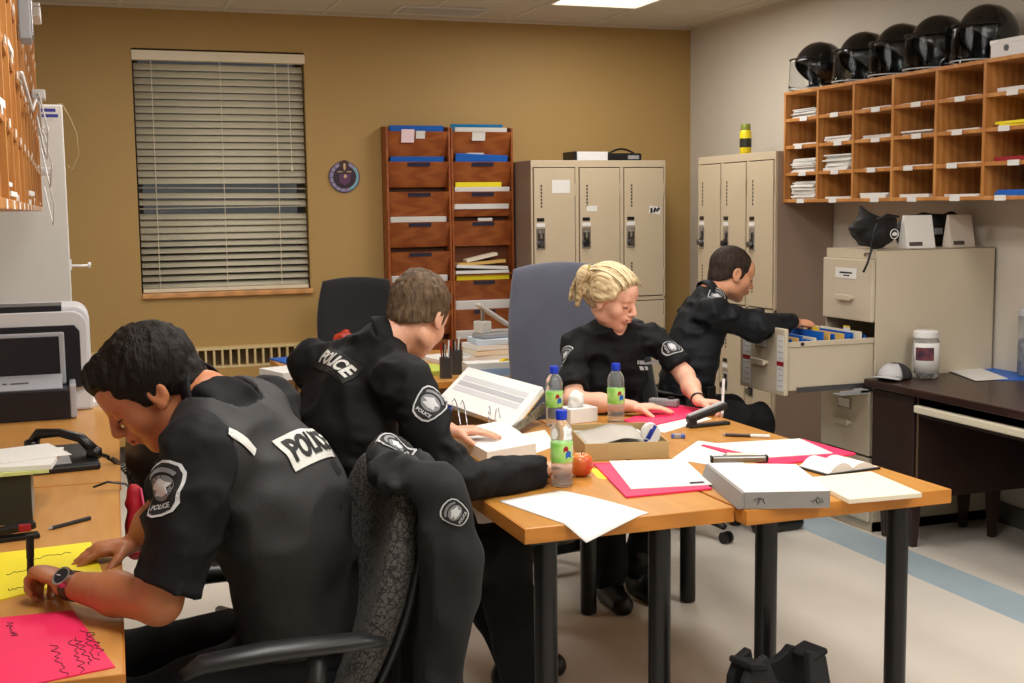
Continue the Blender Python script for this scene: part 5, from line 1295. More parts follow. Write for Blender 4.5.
# ---- small white box and tissue
t = thing('tissue_box', 'small white box with crumpled tissue between two water bottles', 'box', PZ(578, 421, TZ), .15)
obj('carton', MB().bb((-.06, -.045, 0), (.06, .045, .055)), WHITEP, t, bevel=.002)
TF = Field((-.06, -.05, .02), (.05, .05, .13), .006); TF.add(('ell', (-.015, 0, .07), (.032, .028, .03)), .01).add(('ell', (-.005, .01, .09), (.024, .02, .024)), .01).noise(.012, (40, 40, 40), 2)
obj('tissue', net_mesh('tissue', [TF], (0, 0, 0), PAPER, 0), None, t)
# ---- grey hand-held device
t = thing('handheld_radio', 'grey handheld device with a dark round dial by the officer\'s elbow', 'device', PZ(664, 406, TZ+.007), -.8)
obj('case', MB().bb((-.06, -.02, 0), (.06, .02, .03)), GREYP, t, bevel=.006); obj('dial', MB().lathe([(.014, .03), (.014, .038), (.01, .04)], (.03, 0, 0), 16), BLACKP, t)
# ---- open ring binder in front of the brown haired officer
ZN = .785
near = quadpx([(450, 431), (487, 452), (536, 443), (503, 420)], ZN)
c = sum(near, Vector())/4; c.z = TZ; t = thing('ring_binder', 'open ring binder with marbled edge, one side propped up with printed rows', 'binder', c)
def lq(P, dz0, dz1): return [Vector((p.x-c.x, p.y-c.y, dz0)) for p in P], [Vector((p.x-c.x, p.y-c.y, dz1)) for p in P]
obj('board', MB().hexa(*lq([p+(p-c)*.04 for p in near], 0, .005)), MANILA, t, bevel=.001)
obj('pages', MB().hexa(*lq(near, .006, ZN-TZ)), PAPER, t, bevel=.001)
fb0, fb1 = PZ(437, 400, .785), PZ(512, 426, .785); ft0 = PZ(468, 367, .88); ft1 = fb1+(ft0-fb0)
far_ = [p-c for p in (fb0, fb1, ft1, ft0)]; fn_ = (far_[1]-far_[0]).cross(far_[3]-far_[0]).normalized()
obj('board', MB().hexa([p-fn_*.022 for p in far_], [p-fn_*.018 for p in far_]), MANILA, t)
fp = obj('pages', MB().hexa([p-fn_*.017 for p in far_], far_), PAPER, t)
def fpt(u, v): return far_[0]*(1-u)*(1-v)+far_[1]*u*(1-v)+far_[2]*u*v+far_[3]*(1-u)*v
for k in range(3):
    v0 = .36+.15*k; o = obj('printed_row', MB().hexa([fpt(.06, v0)+fn_*.0002, fpt(.92, v0)+fn_*.0002, fpt(.92, v0+.12)+fn_*.0002, fpt(.06, v0+.12)+fn_*.0002], [fpt(.06, v0)+fn_*.0008, fpt(.92, v0)+fn_*.0008, fpt(.92, v0+.12)+fn_*.0008, fpt(.06, v0+.12)+fn_*.0008]), mat('print_pale' if k != 1 else 'print_mid', (190, 190, 192) if k != 1 else (170, 170, 174), .7), fp)
for u in (.2, .32, .72, .84):
    a_ = fpt(u, .06)+fn_*.004; b_ = (near[0].lerp(near[3], u)-c); b_.z = ZN-TZ+.002
    mid_ = (a_+b_)/2+Vector((0, 0, .045)); obj('ring', MB().tube([a_, a_.lerp(mid_, .6)+Vector((0, 0, .012)), mid_, b_.lerp(mid_, .6)+Vector((0, 0, .012)), b_], .0022, 8), CHROME, t, smooth=True)
m_marb = mat('marbled_board', (150, 146, 128), .5, var=.4, scale=60, col2=(60, 56, 44))
e0, e1 = PZ(514, 428, .78)-c, PZ(545, 407, .80)-c; dz = Vector((0, 0, .03)); nn = Vector((0, 0, 1)).cross(e1-e0).normalized()*.012
obj('marbled_spine', MB().hexa([e0-dz*.8, e1-dz*.8, e1-dz*.8+nn, e0-dz*.8+nn], [e0+dz*.2, e1+dz*.6, e1+dz*.6+nn, e0+dz*.2+nn]), m_marb, t, bevel=.002)
slab('loose_sheet', 'white sheet beneath the open binder and the marbled spine', 'paper', quadpx([(528, 456), (556, 446), (545, 430), (500, 438)], TZ), .001, PAPER)
# ---- blue cup
t = thing('blue_cup', 'dark blue plastic cup behind the officer\'s shoulder patch', 'cup', (1.27, 4.30, TZ))
obj('cup', MB().lathe([(.026, 0), (.034, .085), (.032, .085), (.025, .004)], n=22), mat('cup_blue', (26, 46, 150), .35), t, auto=True); obj('drink', MB().lathe([(.03, .066), (.03, .068)], n=22), INK, t)
# ================================================================== back desks
BZ = .7402
slab('file_folder', 'flat blue folder lying on the back desk by the window', 'folder', rect(PZ(297, 361, BZ), .2, .3, .2), .008, BLUEF)
slab('paper_stack', 'stack of white papers at the desk corner under the window', 'papers', rect(PZ(290, 376, BZ), .2, .26, .3), .035, PAPER)
t = thing('snack_bag', 'crumpled orange and red snack bag on the back desk', 'bag', PZ(345, 345, BZ))
TF = Field((-.09, -.06, -.01), (.09, .06, .11), .007); TF.add(('ell', (0, 0, .04), (.065, .035, .045)), .01).noise(.014, (30, 30, 30), 9).plane((0, 0, .001), (0, 0, -1)); obj('wrapper', net_mesh('wrapper', [TF], (0, 0, 0), mat('bag_orange', (206, 80, 40), .35, var=.4, scale=20, col2=(170, 30, 30)), 0), None, t)
for k, (px, py, m, lab) in enumerate([(428, 372, mat('pad_green', (190, 205, 90), .6), 'yellow green pad of paper on the back desk'), (446, 360, PAPER, 'white loose papers on the back desk near the pen holders')]): slab('note_pad' if k == 0 else 'paper_stack', lab, 'pad' if k == 0 else 'papers', rect(PZ(px, py, BZ), .2, .26, .2), .02, m)
for k, (px, py, r_) in enumerate([(446, 378, .03), (456, 374, .034)]):
    t = thing('pen_holder', ['dark pen holder bristling with pens on the back desk', 'taller dark mesh pen holder beside the white label box'][k], 'pen holder', PZ(px, py, BZ))
    obj('cup', MB().lathe([(r_, 0), (r_, .1+.02*k), (r_-.003, .1+.02*k), (r_-.003, .004)], n=18), mat('holder_grey', (60, 58, 56), .4), t, auto=True)
    for j in range(5): obj('pen', MB().tube([(.012*math.cos(j*1.3), .012*math.sin(j*1.3), .006), (.024*math.cos(j*1.3), .024*math.sin(j*1.3), .15+.008*j)], .004, 7), [BLACKP, GREYP, mat('pen_red', (180, 30, 30), .4), BLACKP, WHITEP][j], t)
t = thing('labels_box', 'white and pale blue carton on the back desk', 'carton', PZ(487, 377, BZ), -.05)
obj('carton', MB().bb((-.11, -.05, 0), (.11, .05, .075)), PAPER, t, bevel=.002); obj('blue_band', MB().bb((-.1, -.052, .012), (.1, -.0495, .045)), mat('carton_blue', (150, 180, 215), .5), t)
t = thing('paper_stack', 'thick pile of white papers behind the pale carton', 'papers', PZ(492, 358, BZ))
for j in range(4): obj('bundle', MB().box((.01*(j % 2), .0, .014+.028*j), (.3-.02*j, .22, .026), Matrix.Rotation(.08*(j % 3-1), 3, 'Z')), [PAPER, CREAM, PAPER, LBLUE][j], t)
t = thing('hole_punch', 'large grey heavy-duty hole punch with raised lever on the back desk', 'hole punch', PZ(492, 358, BZ)+Vector((0, 0, .1135)), .3)
obj('base', MB().bb((-.09, -.06, 0), (.09, .06, .025)), GREYP, t, bevel=.004); obj('head', MB().bb((-.085, -.03, .025), (-.02, .05, .09)), mat('punch_grey', (190, 190, 186), .35), t, bevel=.006)
obj('lever', MB().box((.01, .0, .12), (.24, .05, .018), Matrix.Rotation(.55, 3, 'Y')), MATS['punch_grey'], t, bevel=.006); obj('post', MB().tube([(-.06, 0, .08), (-.06, 0, .17)], .012, 10), CHROME, t)
t = thing('tape_dispenser', 'yellow and black tape dispenser beside the slate chair', 'tape dispenser', PZ(508, 376, BZ), .4)
obj('body', MB().prism([(-.07, 0), (.07, 0), (.07, .03), (.03, .035), (0, .06), (-.04, .06), (-.07, .03)], -.02, .02, 1), BLACKP, t, bevel=.004); obj('tape', MB().tube([(-.02, -.012, .052), (-.02, .012, .052)], .036, 18), mat('tape_yellow', (220, 190, 40), .4), t)
t = thing('small_bottle', 'small red and white bottle at the edge of the back desk', 'bottle', PZ(514, 377, BZ)); obj('body', MB().lathe([(.018, 0), (.02, .004), (.02, .055), (.009, .07), (.009, .08)], n=16), mat('bottle_red', (196, 80, 80), .4), t, auto=True); obj('cap', MB().lathe([(.011, .078), (.011, .095)], n=14), WHITEP, t)
# ================================================================== on the brown desk
DZ = .7402
t = thing('candy_jar', 'clear plastic jar with white lid and photo label on the brown desk', 'jar', PZ(925, 377.5, DZ))
obj('jar', MB().lathe([(.05, 0), (.058, .006), (.06, .02), (.06, .17), (.05, .188)], n=28), m_pet, t, smooth=True); obj('lid', MB().lathe([(.054, .186), (.056, .188), (.056, .215), (.05, .22)], n=28), WHITEP, t, auto=True)
lab_ = obj('label_sheet', MB().grid(lambda u, v: Vector((.0612*math.cos(-3.2+2.5*u), .0612*math.sin(-3.2+2.5*u), .025+.14*v)), 12, 2), PAPER, t, solid=.0006, smooth=True)
obj('photo', MB().grid(lambda u, v: Vector((.0618*math.cos(-3.0+1.4*u), .0618*math.sin(-3.0+1.4*u), .085+.06*v)), 10, 2), mat('photo_print', (120, 60, 66), .5, var=.4, scale=40, col2=(50, 40, 60)), lab_, solid=.0005)
rs = random.Random(2)
for k in range(14): obj('candy', MB().lathe([(.002, -.009), (.009, -.005), (.01, .004), (.003, .009)], (rs.uniform(-.033, .033), rs.uniform(-.033, .033), .014+.008*(k % 2)), 8), mat('candy_dark', (60, 46, 40), .4), t, smooth=True)
t = thing('ball_cap', 'grey and dark peaked cap lying on the brown desk beside the jar', 'cap', PZ(893, 379, DZ), .5)
CFd = Field((-.14, -.1, -.01), (.12, .1, .12), .006); CFd.add(('ell', (.02, 0, .012), (.085, .075, .062)), .01).plane((0, 0, .002), (0, 0, -1)); obj('crown', net_mesh('crown', [CFd], (0, 0, 0), mat('cap_dark', (44, 44, 48), .7), 1), None, t)
obj('panel', MB().grid(lambda u, v: Vector((.02-.088*math.cos(-.9+1.8*u)*math.cos(v*1.2), .078*math.sin(-.9+1.8*u)*math.cos(v*1.2), .012+.065*math.sin(v*1.2))), 12, 6), mat('cap_grey', (180, 180, 182), .6), t, smooth=True, solid=.002)
obj('peak', MB().grid(lambda u, v: Vector((-.06-.07*v*math.cos((u-.5)*2.2), (u-.5)*.14, .01+.012*math.cos((u-.5)*3))), 12, 4), mat('cap_grey', (180, 180, 182), .6), t, smooth=True, solid=.004)
slab('loose_sheet', 'white papers lying on the brown desk beside the jar', 'papers', quadpx([(940, 368), (976, 381), (1008, 379), (974, 366)], DZ+.003), .003, PAPER)
slab('blue_folder', 'bright blue folder under white papers on the brown desk', 'folder', quadpx([(985, 380), (1040, 381), (1030, 370), (985, 368)], DZ), .0028, BLUEF)
slab('loose_sheet', 'pale blue sheet behind the white papers on the brown desk', 'paper', quadpx([(955, 365.5), (985, 367), (1010, 366), (975, 363.5)], DZ), .001, LBLUE)
t = thing('clear_canister', 'tall clear plastic canister standing on blue folder on the brown desk', 'canister', PZ(1031, 376, DZ)+Vector((0, 0, .0032)))
obj('body', MB().lathe([(.055, 0), (.062, .006), (.062, .27), (.058, .28)], n=28), m_pet, t, smooth=True); obj('lid', MB().lathe([(.064, .278), (.064, .305), (.058, .31)], n=28), mat('lid_clear', (190, 192, 196), .3), t, auto=True)
obj('contents', MB().lathe([(.05, .008), (.054, .012), (.054, .16), (.04, .17)], n=20), mat('canister_fill', (150, 150, 160), .7, var=.4, scale=50, col2=(90, 90, 104)), t, smooth=True)
# ================================================================== on the filing cabinet
CZ_ = FZ+.0005
m_bag = mat('black_nylon', (20, 20, 22), .65, bump=.1, bscale=300)
cpt = PY(872, 247, 4.93); t = thing('gear_bag', 'black soft cap bag with round logo and dangling strap on the filing cabinet', 'bag', (cpt.x, 4.95, CZ_))
BF = Field((-.16, -.14, -.02), (.2, .16, .26), .007)
BF.add(('ell', (.02, 0, .075), (.105, .09, .075)), .03).add(('cap', (-.02, .0, .1), (-.03, .03, .195), .05, .008), .03).add(('cap', (-.08, -.02, .11), (.1, -.02, .125), .022, .03), .03).add(('ell', (-.075, -.03, .1), (.05, .05, .02)), .02).noise(.012, (22, 22, 22), 6).plane((0, 0, .001), (0, 0, -1))
obj('pouch', net_mesh('pouch', [BF], (0, 0, 0), m_bag, 1), None, t)
obj('strap', MB().tube([(-.02, -.085, .12), (-.05, -.1, .08), (-.075, -.115, .02), (-.1, -.155, .004), (-.125, -.16, -.06), (-.145, -.158, -.1)], .006, 6, squash=.5), m_bag, t, smooth=True)
obj('handle', MB().tube([(-.02, -.08, .135), (.03, -.09, .16), (.1, -.08, .15)], .006, 6), m_bag, t, smooth=True)
lgx = MB().tube([(.07+.022*math.cos(a), -.093, .07+.022*math.sin(a)) for a in [k*PI/10 for k in range(21)]], .002, 6)
obj('logo_ring', lgx, WHITEP, t); obj('logo_mark', MB().prism([(.06, .062), (.08, .062), (.085, .072), (.07, .08), (.056, .072)], -.097, -.093, 1), WHITEP, t)
for k, (px, wd, m, lab) in enumerate([(918, .165, PAPER, 'white folded bag with printed strip beside the black gear bag'), (960, .14, mat('bag_offwhite', (206, 196, 184), .7), 'off-white folded bag with printed strip in front of the black satchel')]):
    c = PY(px, 247, 4.88); t = thing('paper_bag', lab, 'paper bag', (c.x, 4.89, CZ_))
    obj('bag', MB().hexa([(-wd/2, -.035, 0), (wd/2, -.035, 0), (wd/2, .035, 0), (-wd/2, .035, 0)], [(-wd/2*.98, -.006, .155), (wd/2*.95, -.006, .155), (wd/2*.95, .006, .155), (-wd/2*.98, .006, .155)]), m, t, bevel=.002)
    obj('print_strip', MB().hexa([(-wd*.4, -.0345, .012), (wd*.05, -.0345, .012), (wd*.05, -.033, .012), (-wd*.4, -.033, .012)], [(-wd*.4, -.0312, .03), (wd*.05, -.0312, .03), (wd*.05, -.0295, .03), (-wd*.4, -.0295, .03)]), mat('strip_dark', (80, 70, 66), .6), t)
t = thing('satchel', 'black satchel lying behind the two paper bags on the cabinet', 'bag', (4.0, 5.05, CZ_))
SF = Field((-.2, -.1, -.02), (.2, .1, .22), .008); SF.add(('cap', (-.12, 0, .07), (.1, 0, .07), .075, .08, (0, 1, 0), .7), .02).add(('cap', (-.1, 0, .12), (.12, 0, .11), .04, .05), .03).noise(.01, (25, 25, 25), 4).plane((0, 0, .001), (0, 0, -1)); obj('body', net_mesh('body', [SF], (0, 0, 0), m_bag, 1), None, t)
obj('flap_buckle', MB().bb((-.02, -.07, .06), (.02, -.06, .09)), GREYP, t)
# ================================================================== left desk
LZ = .7402
t = thing('printer', 'white and black office printer on the far left desk', 'printer', (-.2, 5.14, LZ))
m_prw = mat('printer_white', (214, 216, 220), .35); m_prd = mat('printer_dark', (26, 28, 36), .3)
pr = []
for k in range(13):
    a = PI/2*k/12; pr.append((.275-.06+.06*math.cos(a), .43-.06+.06*math.sin(a)))
obj('shell', MB().prism([(-.29, 0), (.275, 0)]+pr+[(-.29, .43)], .2, .5, 1), m_prw, t, bevel=.01)
obj('front_frame', MB().prism([(-.29, .1), (.262, .1)]+[(x-.012, z-.02) for x, z in pr]+[(-.29, .41)], .17, .2, 1), m_prw, t, bevel=.004)
obj('front_panel', MB().prism([(-.29, .1), (.235, .1), (.235, .33), (.215, .355), (-.29, .355)], .16, .17, 1), m_prd, t, bevel=.004)
obj('display_frame', MB().bb((-.29, .135, .12), (.175, .16, .33)), mat('printer_silver', (170, 172, 178), .3), t, bevel=.006); obj('display', MB().bb((-.29, .13, .13), (.155, .136, .315)), m_prd, t, bevel=.003)
obj('paper_slot', MB().bb((-.29, .195, .4), (.17, .4, .434)), m_prd, t, bevel=.004)
obj('output_tray', MB().hexa([(-.29, .0, .118), (.16, .0, .118), (.16, .13, .13), (-.29, .13, .13)], [(-.29, .0, .125), (.16, .0, .125), (.16, .13, .165), (-.29, .13, .165)]), mat('printer_silver', (170, 172, 178), .3), t, bevel=.003)
obj('base_drawer', MB().bb((-.29, -.02, 0), (.185, .34, .118)), m_prd, t, bevel=.004); obj('drawer_end', MB().bb((.185, -.02, .004), (.21, .2, .135)), MATS['printer_silver'], t, bevel=.006)
for (x0_, x1_) in ((-.16, -.075), (-.06, -.045), (-.03, .035)): obj('tray_print', MB().box(((x0_+x1_)/2, .05, .1432), (x1_-x0_, .009, .0012), Matrix.Rotation(.30, 3, 'X')), mat('print_faint', (92, 84, 88), .6), t)
slab('paper_stack', 'flat white stack of paper behind the printer at the desk end', 'papers', rect((.125, 5.50, LZ), .1, .2, LDA), .02, PAPER)
# desk phone
t = thing('desk_phone', 'black desk phone with handset and coiled cord, half covered by papers', 'phone', PZ(70, 468, LZ), .12)
obj('base', MB().hexa([(-.13, -.07, 0), (.085, -.07, 0), (.085, .11, 0), (-.13, .11, 0)], [(-.13, -.07, .02), (.085, -.07, .02), (.085, .11, .06), (-.13, .11, .06)]), BLACKP, t, bevel=.006)
hp = [(-.1, .1, .075), (-.08, .085, .105), (-.02, .05, .108), (.04, .02, .09), (.075, -.005, .05)]
obj('handset', MB().tube(hp, [.02, .022, .017, .02, .022], 12, squash=.8), BLACKP, t, smooth=True)
for e in (hp[0], hp[-1]): obj('handset_cup', MB().lathe([(.02, -.025), (.025, -.012), (.024, .006), (.012, .012)], e, 16), BLACKP, t, smooth=True)
obj('key_panel', MB().hexa([(-.1, -.05, .0235), (0, -.05, .0235), (0, .05, .046), (-.1, .05, .046)], [(-.1, -.05, .0255), (0, -.05, .0255), (0, .05, .048), (-.1, .05, .048)]), GREYP, t)
cord = []
p0, p1, p2 = Vector((.08, .0, .035)), Vector((.155, .0, .03)), Vector((.21, -.06, -.1))
for k in range(140):
    u = k/139; q = p0*(1-u)**2+p1*2*u*(1-u)*1.0+p2*u*u; a = k*1.1
    if u > .3: cord.append(q+Vector((.009*math.cos(a), .009*math.sin(a), .003*math.cos(a))))
    else: cord.append(q+Vector((0, .006*math.cos(a), .006*math.sin(a))))
obj('coiled_cord', MB().tube(cord, .0026, 5), BLACKP, t, smooth=True)
# red lanyard bag hanging off the desk edge
t = thing('red_pouch', 'red and black strap pouch hanging beside the left desk edge', 'pouch', (.15, 3.72, .535))
RF = Field((-.05, -.06, -.02), (.05, .06, .25), .007); RF.add(('cap', (0, -.02, .03), (.0, .0, .2), .028, .02), .01).add(('cap', (0, .02, .02), (0, .01, .16), .03, .02), .01).noise(.008, (30, 30, 30), 3); obj('pouch', net_mesh('pouch', [RF], (0, 0, 0), mat('red_cloth', (170, 18, 36), .6, var=.1, scale=20), 1), None, t)
obj('strap', MB().tube([(.0, 0, .2), (-.02, .0, .225), (-.07, 0, .235), (-.11, 0, .2225)], .008, 8, squash=.4), BLACKP, t, smooth=True)
obj('pink_strap', MB().tube([(.02, -.01, .21), (.032, -.02, .12), (.03, -.02, .0)], .01, 8, squash=.4), mat('strap_pink', (200, 60, 100), .6), t, smooth=True)
# dark box with papers
t = thing('document_box', 'dark green open box file at the left edge of the desk', 'box', PZ(16, 527, LZ)+Vector((-.09, .03, 0)), 0)
obj('case', MB().bb((-.13, 0, 0), (.13, .2, .004)).bb((-.13, 0, .004), (.13, .004, .13)).bb((-.13, .196, .004), (.13, .2, .13)).bb((.126, .004, .004), (.13, .196, .13)).bb((-.13, .004, .004), (-.126, .196, .13)), mat('box_green', (38, 40, 30), .5), t); obj('end_label', MB().bb((.13, .02, .01), (.1315, .18, .12)), mat('label_grey', (150, 148, 140), .6), t)
bp = t.location.copy()
slab('paper_stack', 'thin pale green papers across the top of the dark box', 'papers', rect(bp+Vector((.02, .1, .131)), .3, .23, .06), .008, mat('paper_green', (196, 204, 130), .7))
slab('paper_stack', 'white papers fanned on top of the dark box and phone', 'papers', rect(bp+Vector((.04, .14, .1395)), .32, .25, -.12), .012, PAPER)
slab('loose_sheet', 'single white sheet slanting over the papers on the dark box', 'paper', rect(bp+Vector((.06, .17, .152)), .3, .21, .3), .0015, PAPER)
t = thing('small_stapler', 'small red and black stapler in front of the dark box', 'stapler', PZ(14, 540, LZ), .15); obj('base', MB().bb((-.07, -.018, 0), (.06, .018, .012)), BLACKP, t, bevel=.003); obj('arm', MB().box((-.01, 0, .028), (.125, .028, .02), Matrix.Rotation(-.1, 3, 'Y')), BLACKP, t, bevel=.005); obj('red_button', MB().bb((.01, -.0155, .02), (.04, .0155, .04)), REDF, t, bevel=.003)
pen('slim black pen lying alone on the left desk', PZ(48, 529, LZ+.005), PZ(90, 518, LZ+.005), .005, BLACKP, name='ballpoint_pen')
slab('yellow_pad', 'yellow sheet being written on at the left desk', 'paper', quadpx([(-60, 616), (103, 575), (91, 543), (-50, 560)], LZ), .003, YELLOW)
o = slab('pink_sheet', 'bright pink card with handwritten lines at the near desk corner', 'card', quadpx([(-70, 707), (115, 668), (73, 611.5), (-60, 625)], LZ), .003, PINK)
rs = random.Random(9)
hw = [((76, 637), (92, 664)), ((83, 630), (97, 660)), ((90, 632), (103, 655)), ((72, 640), (84, 672)), ((52, 645), (66, 676)), ((8, 622), (16, 636))]
for (a0, b0) in hw:
    a_, b_ = PZ(*a0, LZ+.0034)-o.location, PZ(*b0, LZ+.0034)-o.location; n_ = 16; pr_ = Vector((-(b_-a_).y, (b_-a_).x, 0)).normalized()
    obj('handwriting', MB().tube([a_.lerp(b_, k/n_)+pr_*rs.uniform(-.008, .008) for k in range(n_+1)], .0009, 4), INK, o)
ow = bpy.data.objects['yellow_pad']
for (a0, b0) in [((5, 575), (40, 566)), ((8, 590), (30, 585)), ((30, 560), (70, 552))]:
    a_, b_ = PZ(*a0, LZ+.0034)-ow.location, PZ(*b0, LZ+.0034)-ow.location; n_ = 12
    obj('handwriting', MB().tube([a_.lerp(b_, k/n_)+Vector((rs.uniform(-.004, .004), rs.uniform(-.01, .01), 0)) for k in range(n_+1)], .0009, 4), INK, ow)
# ================================================================== left wall pigeonholes, white cabinet, cables
LCX = -.092; LY0, LY1 = 1.72, 5.88; LR = [1.565+.152*k for k in range(6)]; n_ = 13; cw = (LY1-LY0)/n_; Dl = .50
t = thing('pigeonhole_shelf', 'oak pigeonhole mail shelf on the left wall above the printer desk', 'mail shelf', (LCX, LY0, 0))
Ll = LY1-LY0
obj('back_panel', MB().bb((-Dl, 0, LR[0]), (-Dl+.008, Ll, LR[-1])), m_cubin, t)
for nm_, z in (('top_board', LR[-1]), ('bottom_board', LR[0])): obj(nm_, MB().bb((-Dl, -.009, z-.009), (.004, Ll+.009, z+.009)), m_cub, t, bevel=.002)
for z in LR[1:-1]: obj('shelf', MB().bb((-Dl+.008, 0, z-.009), (0, Ll, z+.009)), m_cub, t, bevel=.001)
for k in range(n_+1): obj('divider' if 0 < k < n_ else 'side_panel', MB().bb((-Dl, k*cw-.009, LR[0]), (.003, k*cw+.009, LR[-1])), m_cub, t, bevel=.001)
for k in range(n_):
    for r in range(5): obj('label_card', MB().bb((.004, (k+.5)*cw-.025, LR[r]-.008), (.0052, (k+.5)*cw+.025, LR[r]+.008)), PAPER, t)
rs = random.Random(21); cnt = 0
for k in range(n_):
    for r in range(5):
        if rs.random() < .5 and cnt < 30:
            cnt += 1; hs_ = [.006+.01*rs.random() for _ in range(rs.randint(1, 4))]
            tag(obj('paper_stack', stack_mesh(.4, .22, hs_, .012, k*5+r), PAPER, loc=(LCX-.2, LY0+(k+.5)*cw, LR[r]+.009)), 'papers in the left pigeonholes, %s row, %s column from the tall white cabinet' % (['lowest', 'second lowest', 'middle', 'fourth', 'top'][r], (ordn+['ninth', 'tenth', 'eleventh', 'twelfth', 'thirteenth'])[n_-1-k]), 'papers', 'papers in the left pigeonholes')
# white boxes, adapters and cables hanging at the far end
def at(px, py, X=LCX): return PX(px, py, X)
c = at(36, 40, LCX+.0); t = thing('router_box', 'white router box on top of the left pigeonhole end', 'router', (LCX-.06, 5.55, LR[-1]+.0095)); obj('case', MB().bb((-.09, -.12, 0), (.1, .12, .055)), WHITEP, t, bevel=.006); obj('lid_gap', MB().bb((-.091, -.121, .038), (.101, .121, .041)), GREYP, t)
t = thing('metal_bell_box', 'small grey metal box clipped to the left pigeonhole front', 'box', (LCX+.0055, 3.5, 2.05)); obj('case', MB().bb((0, -.06, -.06), (.03, .06, .06)), GREYP, t, bevel=.004); obj('cover_plate', MB().bb((.03, -.05, -.05), (.034, .05, .05)), CHROME, t, bevel=.002)
for k, (y, z) in enumerate([(4.6, 1.95), (5.3, 1.87), (5.6, 1.72)]):
    t = thing('power_adapter', ['white power adapter hanging highest on the left pigeonholes', 'white power adapter hanging mid-way on the left pigeonholes', 'white power adapter hanging lowest on the left pigeonholes'][k], 'adapter', (LCX+.006, y, z))
    obj('block', MB().bb((0, -.05, -.016), (.045, .05, .016)), WHITEP, t, bevel=.005)
    obj('cable', MB().tube([(.02, -.05, 0), (.03, -.2, -.03), (.05, -.25, -.14), (.04, -.1, -.22), (.03, .08, -.18), (.01, .14, -.06)], .003, 6), WHITEP, t, smooth=True); obj('plug', MB().bb((.01, .045, -.01), (.03, .09, .01)), GREYP, t, bevel=.003)
t = thing('cable', 'long white cable draped along the left pigeonhole shelves', 'cable', (LCX+.012, 3.2, 1.88)); obj('wire', MB().tube([(0, 0, 0), (.01, .5, -.05), (.012, 1.0, .02), (.012, 1.6, .06), (.012, 2.1, .0), (.012, 2.5, -.08)], .005, 6), WHITEP, t, smooth=True)
# white cabinet at the end of the row
xr = PX(68, 200, .03); WY = 6.15; xe = PY(67, 200, WY).x
t = thing('tall_cabinet', 'tall plain white cabinet standing at the end of the left desk', 'cabinet', (xe, WY, 0))
obj('body', MB().bb((-.55, .018, 0), (0, .45, 2.045)), m_white, t, bevel=.004); obj('door', MB().bb((-.548, 0, .06), (-.002, .018, 2.04)), m_white, t, bevel=.003)
obj('top_label', MB().bb((-.105, -.0012, 1.975), (-.02, 0, 2.035)), PAPER, t); obj('label_band', MB().bb((-.105, -.0018, 1.985), (-.02, -.0008, 2.0)), mat('label_blue', (60, 60, 150), .5), t); obj('label_text', MB().bb((-.095, -.0018, 2.01), (-.03, -.0008, 2.025)), mat('label_blue', (60, 60, 150), .5), t)
zz = PY(78, 266, WY).z
t = thing('wall_hook', 'white plastic hook sticking out of the tall white cabinet side', 'hook', (xe+.0003, WY+.05, zz)); obj('plate', MB().bb((0, -.02, -.02), (.006, .02, .03)), WHITEP, t, bevel=.002); obj('peg', MB().tube([(.005, 0, 0), (.05, 0, -.002), (.085, 0, .0)], .006, 8).tube([(.085, 0, -.012), (.085, 0, .014)], .007, 8), WHITEP, t, smooth=True)
t = thing('cable', 'thin grey cable looping from the top of the tall white cabinet', 'cable', (xe+.008, WY+.1, 2.02)); obj('wire', MB().tube([(-.05, 0, .032), (-.01, -.01, .035), (.02, 0, -.02), (.05, 0, -.1), (.055, 0, -.2), (.02, 0, -.28), (.003, 0, -.25)], .003, 6), mat('cable_tan', (150, 126, 90), .5), t, smooth=True)
# ================================================================== jacket on the chair, vest on the floor
m_jack = mat('jacket_cloth', (22, 23, 26), .8, var=.1, scale=10, bump=.12, bscale=300)
JK = Field((.48, 2.24, .26), (.92, 2.90, 1.14), .008)
JK.add(('cap', (.655, 2.43, .985), (.665, 2.74, .985), .042, .045), .03).add(('cap', (.615, 2.45, .975), (.62, 2.60, .98), .03, .034), .03)
JK.add(('cap', (.71, 2.45, .93), (.67, 2.47, .34), .055, .05, (1, 0, 0), .6), .04).add(('cap', (.715, 2.60, .93), (.68, 2.62, .32), .08, .085, (1, 0, 0), .45), .04).add(('cap', (.71, 2.72, .92), (.68, 2.74, .36), .05, .05, (1, 0, 0), .6), .04)
JK.add(('cap', (.70, 2.42, .965), (.735, 2.40, .83), .045, .05), .03).add(('cap', (.735, 2.40, .83), (.705, 2.40, .55), .048, .042), .03).add(('cap', (.705, 2.40, .55), (.68, 2.42, .37), .042, .038), .02)
JK.noise(.016, (9, 10, 7), 2).ridge(.022, (13, 13, 5), 3).noise(.006, (24, 24, 14), 4)
t = thing('jacket', 'black uniform jacket draped over the patterned chair back', 'jacket', (.70, 2.55, .3))
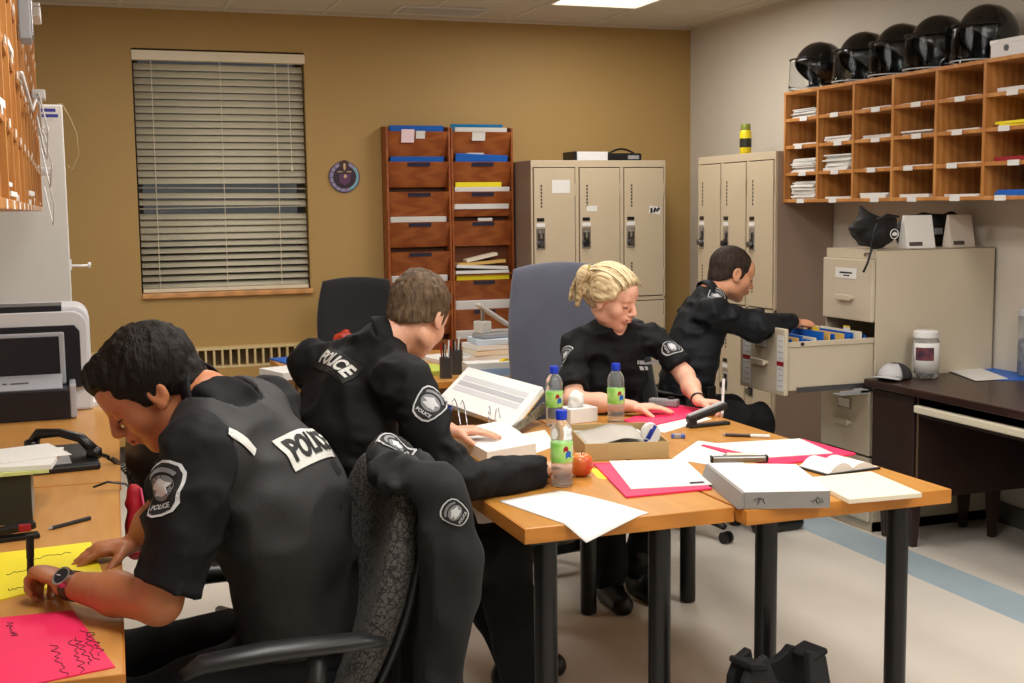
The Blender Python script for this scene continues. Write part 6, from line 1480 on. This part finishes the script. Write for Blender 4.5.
jk = obj('cloth', net_mesh('cloth', [JK], (.70, 2.55, .3), m_jack, 2), None, t)
bpy.context.view_layer.update()
ALLHOST['jacket'] = (t, [jk], (.70, 2.55, .3))
for px, rp, w_ in (((396, 447), (406, 440), .075), ((455, 513), (460, 505), .05)):
    try: shoulder_patch('jacket', px, rp, w_)
    except Exception as e_: print('jacket patch', e_)
# ballistic vest
vp_ = Vector((1.70, 2.72, 0)); t = thing('ballistic_vest', 'black ballistic vest standing folded on the floor by a table leg', 'vest', vp_, .25)
m_vb = mat('vest_black', (20, 20, 23), .75, bump=.15, bscale=200, spec=.3)
def vpanel(name, poly, y0_, lean, th_, m, bev=.006):
    mb = MB().prism(poly, y0_, y0_+th_, 1); mb.v = [(x_*(1-.04*z_), y_+lean*z_+.02*math.cos(x_*9)*(1 if y0_ > 0 else -1), z_) for x_, y_, z_ in mb.v]
    return obj(name, mb, m, t, bevel=bev, seg=3)
vpanel('back_panel', [(-.145, 0), (-.15, .2), (-.145, .34), (-.12, .385), (-.072, .40), (-.058, .362), (-.03, .345), (.0, .34), (.04, .345), (.068, .36), (.082, .375), (.145, .35), (.15, .2), (.145, 0)], .03, -.07, .028, m_vb)
vpanel('front_panel', [(-.15, 0), (-.155, .2), (-.152, .345), (-.135, .37), (-.074, .40), (-.055, .34), (-.03, .28), (.01, .2), (.05, .13), (.062, .1), (.06, 0)], -.10, .19, .022, mat('vest_charcoal', (30, 30, 33), .75, bump=.15, bscale=200, spec=.3))
vpanel('front_panel', [(.0, 0), (.01, .1), (.045, .2), (.06, .3), (.075, .38), (.148, .352), (.152, .2), (.15, 0)], -.115, .22, .022, MATS['vest_charcoal'])
for sx, zz in ((-.108, .378), (.112, .36)): obj('shoulder_strap', MB().box((sx, -.008, zz), (.066, .085, .018), Matrix.Rotation(.25 if sx < 0 else -.25, 3, 'Y')), m_vb, t, bevel=.007, seg=3)
for sx in (-1, 1): obj('side_strap', MB().bb((sx*.15-.006, -.1, .05), (sx*.15+.006, .07, .15)), m_vb, t, bevel=.005)
